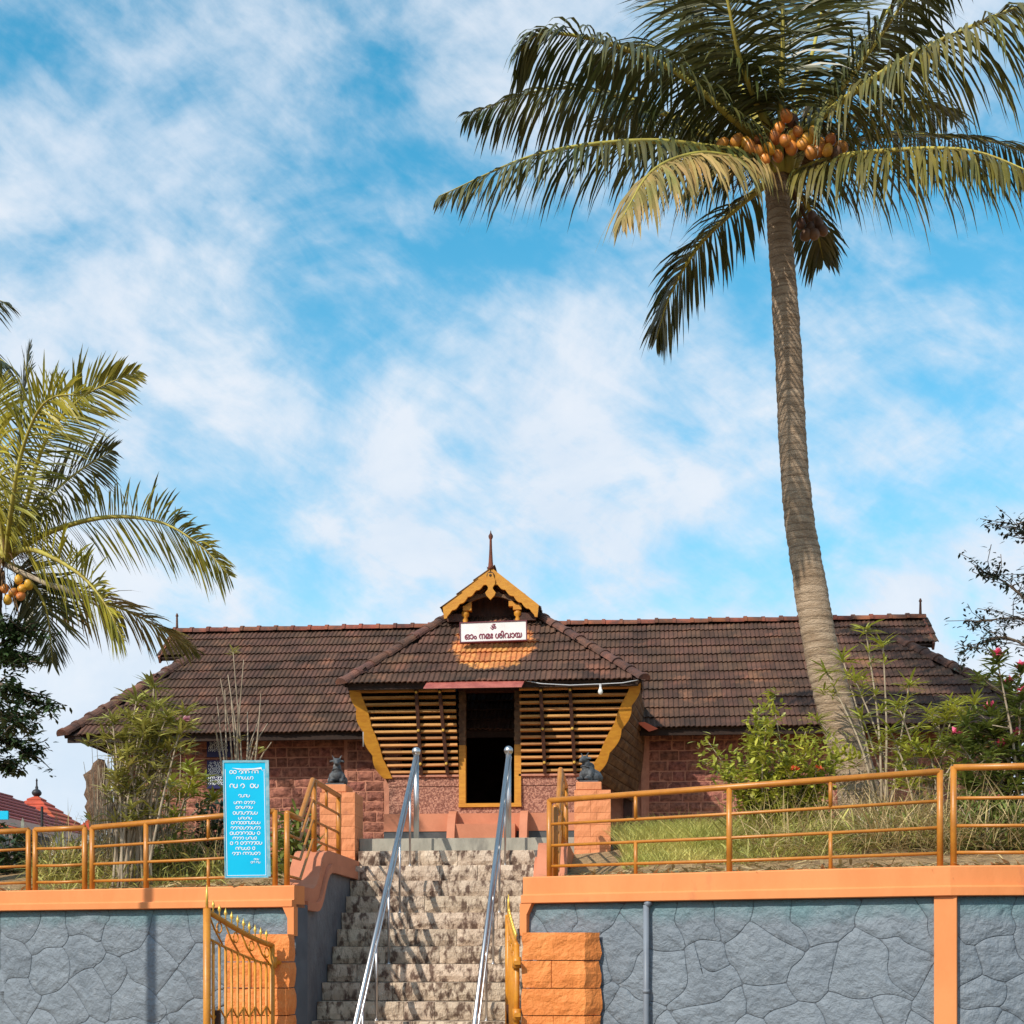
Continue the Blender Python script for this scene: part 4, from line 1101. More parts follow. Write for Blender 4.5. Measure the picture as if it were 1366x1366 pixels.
# ------------------------------------------------------------------ small fittings
def fittings():
    Y = 19.86
    a, b = P(565, 919, Y-.12), P(696, 919, Y-.12); zt = pz(908, Y)
    t = tag(MB().prism([(a.x, Y-.14, a.z), (a.x, Y-.135, a.z+.015), (a.x+.03, Y+.04, zt+.02), (a.x+.03, Y+.04, zt)], (b.x-a.x, 0, 0)).build('awning', M['awning'], origin=a), 'narrow dull red metal awning strip above the doorway', 'awning')
    Y = 19.9
    pts = [P(700, 908, Y), P(722, 912, Y), P(760, 914, Y), P(800, 912.5, Y), P(830, 911, Y), P(852, 907, Y)]
    tag(MB().tube(pts, .007, 6).build('cable', M['wire'], smooth=True), 'thin pale cable sagging under the porch eave', 'cable')
    c = P(801, 912, Y)
    t = thing('light_bulb', c, 'white light bulb hanging from the cable under the porch eave', 'lamp')
    MB().tube([c, c - Vector((0,0,.05))], .017, 8).build('socket', M['wire'], t)
    MB().lathe(c - Vector((0,0,.16)), [(.003,0),(.025,.012),(.036,.04),(.032,.065),(.018,.095),(.016,.115)], 12).build('glass', M['bulb'], t, True)
    a, b = P(485, 958, 21.3), P(485, 996, 21.3)
    tag(MB().tube([a + Vector((0,.1,.12)), a, b], .014, 6).build('drain_pipe', M['wire'], smooth=True), 'thin white drain pipe hanging from the eave beside the porch', 'pipe')
    a = P(850, 964, 21.2); b = P(878, 972, 21.2)
    tag(MB().prism([a, P(860, 963, 21.2), b, P(866, 976, 21.2), P(855, 968, 21.2)], (0, .25, .04)).build('roof_flap', M['redflap']), 'small bright red metal flap under the eave next to the porch', 'flap')
    p = onw(862, 0, WR, -.06)
    t = thing('downpipe', (p[0], p[1], 0), 'grey plastic pipe fixed upright to the stone wall beside the gate pillar', 'pipe')
    MB().tube([(p[0], p[1], .05), (p[0], p[1], ZR[0]-.03)], .026, 10).build('pipe', M['grey_pipe'], t, True)
    MB().tube([(p[0], p[1], ZR[0]-.035), (p[0]+.02, p[1], ZR[0]-.01), (p[0]+.035, p[1]+.05, ZR[0]-.012)], .03, 10).build('elbow', M['grey_pipe'], t, True)
    for z in (.5, 1.3): MB().tube([(p[0], p[1], z), (p[0], p[1], z+.03)], .032, 10).build('clip', M['grey_pipe'], t, True)
    # pole by the road, outside the picture; it throws the upright shadow on the left wall
    q = onw(203, 1, WL, 0); k = 4.2; x = q[0] - math.sin(SUN_AZ)*k; y = q[1] - math.cos(SUN_AZ)*k
    t = thing('street_pole', (x, y, 0), 'slim grey street pole at the edge of the road', 'pole')
    MB().tube([(x, y, 0), (x, y, 5.75)], [.06, .05], 10).build('shaft', M['grey_pipe'], t, True)
    MB().box((x-.1, y-.1, 0), (x+.1, y+.1, .06)).build('base_plate', M['concrete'], t)
fittings()

# ------------------------------------------------------------------ far pavilion on the left
def pavilion():
    t = thing('pavilion', (-11.4, 26, E+1.2), 'far hall with dark red sheet roof and white fascia beyond the railing', 'building')
    ex, ez = -10.65, E + 2.47; rx, rz = -12.3, E + 3.28; y0, y1 = 19.0, 26.9
    MB().prism([(ex, y0, ez), (rx, y0, rz), (2*rx-ex, y0, ez), (2*rx-ex, y0, ez-.03), (rx, y0, rz-.04), (ex, y0, ez-.03)], (0, y1-y0, 0)).build('roof', M['red_sheet'], t)
    for k in range(7):
        f = (k+.5)/7; a = Vector((ex+(rx-ex)*f, y0, ez+(rz-ez)*f+.012))
        MB().bar(a, a + Vector((0, y1-y0, 0)), .05, .03).build('roof_rib', M['red_sheet'], t)
    MB().box((ex-.03, y0, ez-.16), (ex+.02, y1, ez-.035)).build('fascia', M['fascia'], t)
    MB().box((2*rx-ex+.2, y0+.4, E+1.2), (ex-.6, y1-.3, ez-.1)).build('wall', M['iron'], t)  # near-black box, painted stand-in for the shade under the hall roof
    for y in (20.5, 23.5, 26.4): MB().box((ex-.2, y, E+1.0), (ex-.05, y+.15, ez-.17)).build('post', M['fascia'], t)
    def pyramid(u, va, vb, hw_u, Y, label, m):
        a = P(u, va, Y); zb = P(u, vb, Y).z; hw = hw_u*Y/FPX
        tt = thing('tower_roof', Vector((a.x, Y, E+1.2)), label, 'roof')
        ap = Vector((a.x, Y, a.z)); cs = [Vector((a.x-hw, Y-hw, zb)), Vector((a.x+hw, Y-hw, zb)), Vector((a.x+hw, Y+hw, zb)), Vector((a.x-hw, Y+hw, zb))]
        MB().add([*cs, ap], [(0,1,4),(1,2,4),(2,3,4),(3,0,4),(3,2,1,0)]).build('roof_shell', M['red_sheet'], tt)
        rows = 7
        for i in range(rows):           # overlapping courses of tile, one band each
            f0, f1 = i/rows, (i+1.15)/rows; f1 = min(f1, 1)
            lo_ = [c.lerp(ap, f0)*1 + (c - Vector((a.x, Y, c.z))).normalized()*.03 for c in cs]; hi_ = [c.lerp(ap, f1) for c in cs]
            lo2 = [q + Vector((0,0,.025)) for q in lo_]
            MB().add([*lo2, *hi_, *lo_], [(0,1,5,4),(1,2,6,5),(2,3,7,6),(3,0,4,7),(0,8,9,1),(1,9,10,2),(2,10,11,3),(3,11,8,0)]).build('tile_course', m, tt)
        MB().box((a.x-hw*.75, Y-hw*.75, E+1.2), (a.x+hw*.75, Y+hw*.75, zb-.002)).build('tower_wall', M['fascia'], tt)
        s = hw_u/60.0*1.2
        MB().lathe((a.x, Y, a.z-.03), [(.05*1.0,0),(.10,.05),(.11,.09),(.08,.14),(.03,.17),(.035,.2),(.02,.24),(.016,.34),(.025,.35),(.01,.40)], 10).build('finial', M['iron'], tt, True)
    pyramid(49, 1061, 1110, 60, 29.5, 'orange-red pyramid roof with dark finial rising behind the red hall', M['red_tile'])
    pyramid(121, 1092, 1110, 15, 28.0, 'tiny orange-red cone roof with dark finial beside the temple corner', M['red_tile'])
    c = P(3, 1087, 20.5)
    b = MB().box((c.x-.25, 20.5, c.z-.07), (c.x+.09, 20.54, c.z+.06)).build('hall_banner', M['cyan'], origin=c); tag(b, 'small cyan banner under the red hall roof', 'banner')
    a = P(56, 1104, 18.4); 
    tag(MB().tube([Vector((a.x, 18.4, gz(a.x, 18.4)-.05)), P(56, 1076, 18.4)], .02, 6).build('thin_post', M['iron'], origin=a), 'thin dark metal post in front of the red hall', 'post')
pavilion()

# ------------------------------------------------------------------ palms
def rdir(zlo=-.3, zhi=1):
    a = random.uniform(0, 2*math.pi); z = random.uniform(zlo, zhi); r_ = math.sqrt(max(0, 1-min(1, z*z))); return Vector((r_*math.cos(a), r_*math.sin(a), z))
def frond(parent, ctrl, LL, wid, m, n=70, droop=1.1, spread=.75, r0=.045, start=.16, seed=0, bend=0, gaps=.04, lift=.15, roll=0):
    random.seed(seed)
    pts = curve_pts(ctrl, 26); tot = sum((pts[i+1]-pts[i]).length for i in range(len(pts)-1))
    k = len(pts)
    rac = MB().tube(pts, [r0*(1-.92*(i/(k-1))**.8) for i in range(k)], 6)
    fo = rac.build('frond', M['rachis'], parent, True)
    mb = MB(); up = Vector((0, 0, 1))
    ph = random.uniform(0, 9)
    for i in range(n):
        f = start + (1-start) * (i/n) ** .95
        tuft = noise.noise(Vector((i*.23 + ph, seed, 0)))        # leaflets hang in uneven bundles
        q = f*(k-1); a = min(int(q), k-2); p = pts[a].lerp(pts[a+1], q-a); tn = (pts[a+1]-pts[a]).normalized()
        side = tn.cross(up)
        if side.length < .25: side = (side + Vector((.4,.1,0)))
        side.normalize(); nrm = side.cross(tn).normalized()
        if roll: side, nrm = side*math.cos(roll) + nrm*math.sin(roll), nrm*math.cos(roll) - side*math.sin(roll)
        g = (f-start)/(1-start)
        L_ = LL * (.55 + .6*math.sin(math.pi*min(1, g*.85+.12))) * (1 if g < .8 else 1-.55*(g-.8)/.2)
        for s in (-1, 1):
            if random.random() < gaps + (.22 if tuft < -.28 else 0): continue
            fw = .35 + .75*g*g + random.uniform(-.08,.08)
            d = (side*s*spread + tn*fw + nrm*(lift + random.uniform(-.12,.12)))
            L2 = L_*random.uniform(.68, 1.1)*(1 + .22*tuft); d = d + tn*(.35*tuft) + rdir(-1, 1)*.13
            w = wid*random.uniform(.8,1.15)
            sd_ = d.cross(nrm); sd_ = (sd_ + nrm*random.uniform(-.7,.7))
            mb.blade(p, d, L2, w, droop*random.uniform(.75,1.25)*(1.05-.35*g), 4, sd_)
    mb.build('leaflets', m, fo)
    return fo
def coconuts(parent, spots, seed=0):
    random.seed(seed)
    base = []
    for mk in ('coconut', 'coconut_y', 'coconut_d'):
        bm = bmesh.new(); bmesh.ops.create_uvsphere(bm, u_segments=12, v_segments=9, radius=1)
        for v in bm.verts:
            z = v.co.z; ang = math.atan2(v.co.y, v.co.x); s = 1 + .05*math.cos(3*ang)
            v.co.x *= s*(.92 - .10*z); v.co.y *= s*(.92 - .10*z); v.co.z = z*1.18
        me = bpy.data.meshes.new('coconut'); bm.to_mesh(me); bm.free(); me.materials.append(M[mk]); me.polygons.foreach_set('use_smooth', [True]*len(me.polygons)); base.append(me)
    for p, r_, k in spots:
        m = Matrix.Translation(p) @ Matrix.Rotation(random.uniform(-.8,.8), 4, 'X') @ Matrix.Rotation(random.uniform(-.8,.8), 4, 'Y') @ Matrix.Rotation(random.uniform(0,6), 4, 'Z') @ Matrix.Scale(r_, 4)
        link('coconut', base[k], parent, m)
def palm_trunk(parent, ctrl, radii, m, ring=.085):
    pts = curve_pts(ctrl, 300); k = len(pts); rs = []
    acc = 0
    for i, p in enumerate(pts):
        if i: acc += (pts[i]-pts[i-1]).length
        f = i/(k-1)*(len(radii)-1); a = min(int(f), len(radii)-2); r_ = radii[a] + (radii[a+1]-radii[a])*(f-a)
        rs.append(r_*(1 + .055*(1-((acc/ring) % 1)) + random.uniform(-.008,.008)))
    mb = MB().tube(pts, rs, 18)
    for i, v in enumerate(mb.v):
        e = noise.noise(Vector(v)*6)*.012; c = pts[min(i//18, k-1)]; d = (Vector(v)-c).normalized(); mb.v[i] = tuple(Vector(v)+d*e)
    return mb.build('trunk', m, parent, True)

def right_palm():
    Y = 16.5; S = Y/FPX
    b = P(1146, 1100, Y); base = Vector((b.x, Y, gz(b.x, Y)-.05))
    t = thing('coconut_palm', base, 'tall coconut palm with leaning ringed trunk and a crown heavy with orange nuts', 'palm tree')
    pts = [(1160,1130,0),(1146,1060,0),(1131,1000,0),(1112,935,0),(1094,860,0),(1079,770,0),(1066,690,0),(1058,600,0),(1053,500,0),(1047,400,0),(1040,310,0),(1037,250,0),(1040,215,0)]
    ctrl = [base + Vector((.1,0,-.2))] + [P(u, v, Y+d) for u, v, d in pts[1:]]
    w = [66,54,48,45,44,41,37,35.5,34,33,31,30,34]
    palm_trunk(t, ctrl, [q*S/2 for q in w], M['trunk'])
    # crown: (control points u, v, depth offset), leaflet length, material, droop, spread
    F = lambda *q: [P(u, v, Y+d) for u, v, d in q]
    A = M['leaflet']; X_ = M['leaflet_old']; D = M['leaflet_dry']
    C = (1040, 205, 0)
    L_ = [
     (F(C,(985,165,-.5),(900,95,-1.0),(800,55,-1.3),(722,45,-1.4),(690,72,-1.4)), .80, A, 1.5, 2.0, 78),
     (F(C,(960,190,-.2),(850,135,-.2),(740,118,-.2),(622,152,-.2)), .85, A, 1.7, 1.6, 80),
     (F(C,(970,200,-.7),(860,188,-1.5),(720,205,-2.1),(585,262,-2.5)), .72, A, 1.7, 1.5, 84),
     (F(C,(990,212,-.8),(930,205,-1.7),(870,228,-2.4),(829,292,-2.8)), .80, D, 1.8, 1.4, 62),
     (F((1035,235,.1),(985,275,.5),(930,330,.9),(893,395,1.1),(876,450,1.2)), .70, A, 1.2, 1.3, 66),
     (F(C,(1010,140,-.5),(985,70,-1.0),(965,-20,-1.3),(930,-110,-1.2)), .95, A, 1.1, 1.2, 76),
     (F(C,(1042,140,-.5),(1044,50,-.8),(1042,-50,-.9),(1030,-160,-.6)), .95, A, 1.0, 1.2, 76),
     (F(C,(1085,165,-.5),(1180,95,-1.2),(1290,38,-1.8),(1400,0,-2.2),(1480,30,-2.4)), .95, X_, 1.9, 1.3, 84),
     (F((1050,240,0),(1090,218,-.4),(1160,203,-1.0),(1290,200,-1.8),(1400,240,-2.4)), .85, X_, 1.9, 1.4, 78),
     (F(C,(1100,195,.6),(1200,180,1.4),(1330,190,2.0),(1430,235,2.3)), .75, A, 1.5, 1.2, 76),
     (F(C,(1090,140,.3),(1150,60,.8),(1215,-20,1.2),(1290,-60,1.4)), .95, A, 1.4, 1.2, 74),
     (F(C,(1070,120,.5),(1095,20,1.2),(1110,-90,1.4)), .95, A, 1.0, 1.2, 70),
     (F(C,(1000,150,.4),(930,85,1.0),(850,60,1.5),(790,90,1.8)), .85, A, 1.5, 1.3, 72),
     (F(C,(990,120,.6),(930,20,1.4),(870,-50,1.9)), .95, A, 1.3, 1.3, 72),
     (F(C,(1110,170,1.0),(1190,135,2.0),(1270,150,2.6)), .85, A, 1.5, 1.3, 62),
     (F(C,(1010,130,-.3),(950,50,-.4),(900,-30,-.2)), .9, A, 1.4, 1.2, 66),
     (F(C,(1120,120,-.3),(1180,40,-.6),(1240,-50,-.8)), .9, A, 1.4, 1.2, 66),
     (F((1045,240,.3),(1075,270,.9),(1090,310,1.3),(1098,345,1.5)), .5, A, 1.3, 1.2, 40),
     (F(C,(960,175,.9),(880,150,1.9),(800,160,2.6)), .8, A, 1.5, 1.3, 62),
    ]
    for i, (c, LL, m, dr, spd, n) in enumerate(L_):
        frond(t, c, LL*1.1, .038, m, int(n*1.6), dr*1.2, spd*.6, .055, .13 if i not in (5, 6, 7) else .22, 300+i, lift=.05)
    # nuts, fibre, broken stalk
    nuts = [(1012,187,0),(1026,198,1),(1012,202,0),(1037,208,0),(1000,197,0),(995,190,1),(1040,170,0),(1058,182,1),(1047,187,0),(1034,182,0),(1064,175,0),(1086,178,1),(1077,186,1),(1092,190,0),(1104,200,0),(1108,186,0),(1122,196,0),(1082,203,0),(1093,200,0),(1104,200,1),(1055,197,0),(1049,154,0),(1020,212,0),(964,192,0),(983,188,0),(1056,160,2),(1116,205,2),(1070,192,0),
            (1068,298,2),(1080,305,2),(1091,298,2),(1086,312,2),(1075,313,2),(1097,307,2),(1083,291,2)]
    sp = [(P(u, v, Y-.62+random.uniform(-.12,.1)) if v < 250 else P(u, v, Y+.2+random.uniform(-.1,.1)), random.uniform(.058, .076), k) for u, v, k in nuts]
    coconuts(t, sp, 9)
    mb = MB(); random.seed(4)
    for i in range(260):
        a = random.uniform(0, 6.28); p = P(1040, 215, Y) + Vector((.16*math.cos(a), .16*math.sin(a), random.uniform(-.1,.3)))
        mb.blade(p, (math.cos(a), math.sin(a), random.uniform(-.3,1.2)), random.uniform(.25,.7), .016, 1.2, 3)
    mb.build('crown_fibre', M['fibre'], t)
    st = MB(); c0 = P(1040, 215, Y)
    for u, v, d in ((1015,200,-.4),(1055,185,-.4),(1095,195,-.35),(1030,160,-.3),(1080,160,-.2),(985,192,-.3)):
        e = P(u, v, Y+d); st.tube([c0, (c0+e)/2 + Vector((0,0,.05)), e], [.03,.02,.012], 6)
    e = P(1078, 300, Y+.2); st.tube([P(1048, 240, Y), P(1065, 268, Y+.15), e], [.04,.03,.02], 6)
    st.build('fruit_stalk', M['fibre'], t, True)
    MB().tube([P(1066, 175, Y), P(1078, 140, Y-.1), P(1086, 116, Y-.15)], [.02,.035,.004], 6).build('dry_spathe', M['twig'], t, True)
    bt = MB()
    for k in range(7):
        a = k*.9; c = P(1040, 222, Y); bt.tube([c + Vector((.1*math.cos(a), .1*math.sin(a), -.12)), c + Vector((.22*math.cos(a), .22*math.sin(a), .12)), c + Vector((.32*math.cos(a), .32*math.sin(a), .36))], [.085,.07,.045], 7)
    bt.build('frond_bases', M['rachis'], t, True)
right_palm()

def left_palm():
    Y = 15.3
    c = P(-10, 760, Y); base = Vector((P(-75, 1100, Y).x, Y, gz(P(-75,1100,Y).x, Y)-.05))
    t = thing('coconut_palm', base, 'short coconut palm with yellow-green fronds reaching over the temple eave', 'palm tree')
    palm_trunk(t, [base, base.lerp(c, .35) + Vector((.1,0,0)), base.lerp(c, .7) + Vector((.06,0,0)), c], [.18,.15,.14,.13], M['trunk_dark'])
    F = lambda *q: [P(u, v, Y+d) for u, v, d in q]
    C = (10, 745, 0); yl = M['leaflet_y']; mx = M['leaflet_mix']; dk = M['leaflet']; dr_ = M['leaflet_dry']
    L_ = [
     (F(C,(30,690,-.3),(60,590,-.6),(110,530,-.8),(186,494,-1.0)), .85, mx, .8, .9, 70),
     (F(C,(22,690,.1),(28,560,.2),(40,460,.3)), .75, dk, .5, .8, 62),
     (F(C,(14,690,-.6),(30,600,-1.0),(62,535,-1.4),(120,525,-1.7)), .85, yl, .9, .9, 60),
     (F(C,(0,680,-.4),(-8,580,-.8),(4,500,-1.0)), .85, yl, .7, .9, 60),
     (F(C,(60,712,-.2),(140,690,-.5),(215,697,-.8),(270,730,-1.0),(306,768,-1.1)), .80, mx, 1.0, 1.2, 76),
     (F((14,735,0),(50,735,-.6),(105,765,-1.1),(140,805,-1.4),(165,855,-1.6)), .78, yl, .7, 1.1, 62),
     (F((8,752,0),(40,775,.1),(62,815,.2),(70,885,.3)), .72, dk, .8, 1.2, 60),
     (F((10,752,0),(80,785,.4),(170,815,.7),(262,868,.9)), .62, dr_, 1.3, .9, 72),
     (F(C,(-60,690,0),(-150,680,0),(-260,740,0)), .85, mx, 1.3, 1.1, 60),
     (F(C,(-50,760,-.5),(-120,800,-.9),(-170,880,-1.2)), .8, mx, 1.3, 1.1, 56),
     (F(C,(-30,640,.3),(-80,540,.6),(-160,500,.9)), .85, mx, 1.1, 1.1, 60),
     (F(C,(30,700,.6),(90,640,1.2),(150,600,1.6)), .8, dk, 1.1, 1.0, 60),
     (F(C,(-10,690,.8),(-20,600,1.6),(-60,520,2.2)), .85, dk, 1.1, 1.0, 60),
    ]
    RO = {0: 60, 1: 75, 2: 62, 3: 60, 4: 48, 5: 62, 6: 70, 7: 25, 11: 50}
    for i, (cc, LL, m, d, spd, n) in enumerate(L_): frond(t, cc, LL*(.60 if i < 4 else .95 if i == 7 else .76), .026, m, int(n*1.6), d*(.62 if i in RO else 1), spd*.75, .042, .14, 500+i, lift=.02, gaps=.03, roll=R(RO.get(i, 0)))
    coconuts(t, [(P(u, v, Y-.3), .052, k) for u, v, k in ((25,773,1),(10,800,1),(30,785,1),(18,790,0),(38,780,1),(6,785,0),(-8,790,1),(28,795,0))], 3)
    mb = MB(); random.seed(14)
    for i in range(200):
        a = random.uniform(0, 6.28); p = P(4, 752, Y) + Vector((.16*math.cos(a), .16*math.sin(a), random.uniform(-.3,.3)))
        mb.blade(p, (math.cos(a), math.sin(a), random.uniform(-.6,1.0)), random.uniform(.25,.7), .016, 1.2, 3)
    mb.build('crown_fibre', M['fibre'], t)
    MB().tube([P(4,752,Y), P(60, 778, Y-.2), P(100, 790, Y-.3), P(128, 808, Y-.3)], [.03,.03,.045,.004], 6).build('dry_spathe', M['twig'], t, True)
    # neighbour whose leaf tips just enter the picture
    b2 = Vector((P(-240, 1100, 15.2).x, 15.2, 0)); b2.z = gz(b2.x, 15.2)-.05; c2 = P(-215, 430, 15.2)
    t2 = thing('coconut_palm', b2, 'coconut palm of which only two leaf tips show above the short palm', 'palm tree')
    palm_trunk(t2, [b2, b2.lerp(c2, .5), c2], [.2,.16,.15], M['trunk_dark'])
    F = lambda *q: [P(u, v, 15.2+d) for u, v, d in q]
    for i, cc in enumerate((F((-215,425,0),(-150,380,-.3),(-70,380,-.5),(12,405,-.6)), F((-215,430,0),(-140,420,-.5),(-60,440,-.8),(16,490,-1)), F((-215,425,0),(-270,400,0),(-340,430,0)), F((-215,430,0),(-290,430,0),(-370,480,0)), F((-215,430,0),(-230,470,-.4),(-240,560,-.6)))):
        frond(t2, cc, .6, .036, M['leaflet'], 56, 1.1, .75, .045, .14, 560+i)
left_palm()

# ------------------------------------------------------------------ trees, shrubs, grass
def twig_tree(name, base, limbs, label, cat, mleaf, mbark, leaf=(.07,.03), per=26, seed=1, cl=.22, group=None, rad=.06):
    """limbs: list of control-point lists; sub-twigs carry leaf sprays"""
    random.seed(seed); t = thing(name, base, label, cat, group); br = MB(); lf = MB()
    for L_ in limbs:
        pts = curve_pts(L_, 14); br.tube(pts, [rad*(1-.85*i/14) for i in range(15)], 7)
        for i in range(4, 15):
            for q in range(3):
                d = (rdir(-.3, .8) + (pts[i]-pts[i-1]).normalized()*.6).normalized(); l2 = random.uniform(.25, .75)*cl*4
                e = pts[i] + d*l2 + Vector((0,0,-.12*l2)); br.tube([pts[i], pts[i].lerp(e, .5)+rdir()*.04, e], [rad*.22, rad*.14, .004], 4)
                for k in range(per):
                    f = random.uniform(.25, 1.0); p = pts[i].lerp(e, f) + rdir(-1, 1)*random.uniform(0, cl*.6)
                    lf.blade(p, rdir(-.6, .6), leaf[0]*random.uniform(.7,1.3), leaf[1], .5, 2)
    br.build('trunk', mbark, t, True); lf.build('crown', mleaf, t)
    return t
def left_tree():
    Y = 14.8; b = P(-120, 1110, Y); base = Vector((b.x, Y, gz(b.x, Y)-.05))
    q = lambda u, v, d=0: P(u, v, Y+d)
    fork = q(-100, 960)
    limbs = [[base, q(-112, 1030), fork], [fork, q(-50, 890), q(0, 870), q(22, 880)], [fork, q(-60, 900), q(0, 860), q(30, 842)], [fork, q(-40, 920, -.6), q(10, 915, -.8), q(48, 940, -.8)], [fork, q(-50, 960, .3), q(0, 985, .4), q(38, 1005, .5)], [fork, q(-80, 880, .5), q(-40, 830, .8), q(8, 840, .9)], [fork, q(-60, 930, -1), q(-10, 950, -1.4), q(20, 965, -1.5)], [fork, q(-140, 880), q(-190, 850)], [fork, q(-50, 990), q(-20, 1015), q(4, 1022)]]
    twig_tree('broadleaf_tree', base, limbs, 'leafy dark green tree hanging below the short palm', 'tree', M['lv_dark'], M['bark'], (.085,.034), 34, 21, .14, rad=.05)
    Y = 15.0; b = P(1480, 1110, Y); base = Vector((b.x, Y, gz(b.x, Y)-.05)); fork = q2 = P(1455, 900, Y)
    q = lambda u, v, d=0: P(u, v, Y+d)
    limbs = [[base, q(1470, 1000), fork], [fork, q(1400, 830), q(1345, 780), q(1315, 765)], [fork, q(1420, 770), q(1375, 720), q(1355, 700)], [fork, q(1400, 880), q(1340, 850), q(1288, 868)], [fork, q(1420, 850, .5), q(1360, 825, .8), q(1300, 830, 1)], [fork, q(1460, 760), q(1430, 680), q(1380, 690)]]
    twig_tree('sparse_tree', base, limbs, 'sparse small-leaved tree whose thin dark branches hang against the sky above pink flowers', 'tree', M['lv_grey'], M['bark'], (.062,.028), 11, 22, .15, rad=.026)
left_tree()
def whorl(mb, p, n, L_, w, up=.5, droop=.5):
    for i in range(n):
        a = i*2.4 + random.uniform(-.3,.3); mb.blade(p + Vector((0,0,random.uniform(-.05,.02))), (math.cos(a), math.sin(a), up*random.uniform(.2,2.2)), L_*random.uniform(.65,1.15), w*random.uniform(.8,1.2), droop*random.uniform(.5,1.3), 3)
def oleander(base, stems, label, group, mleaf, seed, LL=.17, w=.022, n=16, side=3, flowers=None, nl=1):
    """stems: list of control-point lists ending at a tuft; some side tufts lower down"""
    random.seed(seed); t = thing('oleander_shrub', base, label, 'shrub', group); st, lf, fls = MB(), MB(), []
    for s in stems:
        pts = curve_pts(s, 10); st.tube(pts, [.018*(1-.6*i/10) for i in range(11)], 5); whorl(lf, pts[-1], int(n*1.3), LL*1.15, w*1.1)
        whorl(lf, pts[-2], n//2, LL, w)
        for k in range(side):
            i = random.randint(4, 9); e = pts[i] + rdir(.1,.7)*random.uniform(.1,.32); st.tube([pts[i], e], [.009,.005], 4); whorl(lf, e, int(n*.7), LL*.85, w)
        if flowers and random.random() < flowers[1]:
            c = pts[-1] + Vector((0,-.03,.05))
            fl = MB()
            for k in range(22): fl.blade(c, rdir(-.3,1), random.uniform(.05,.085), .05, .3, 2)
            fls.append(fl)
    st.build('stems', M['twig'], t, True); lf.build('foliage', mleaf, t)
    for fl in fls: fl.build('flower', flowers[0], t)
    return t
def G(u, Y): x = XU(u, Y); return Vector((x, Y, gz(x, Y)-.02))
def stems_to(u0, Y, tips, spread=12):
    out = []
    for (u, v) in tips:
        b = G(u0 + random.uniform(-spread, spread), Y + random.uniform(-.15,.15)); e = P(u, v, Y + random.uniform(-.25,.2)); m = b.lerp(e, .5) + Vector((random.uniform(-.06,.06) + (b.x-e.x)*.18, 0, .05)); out.append([b, m, e])
    return out
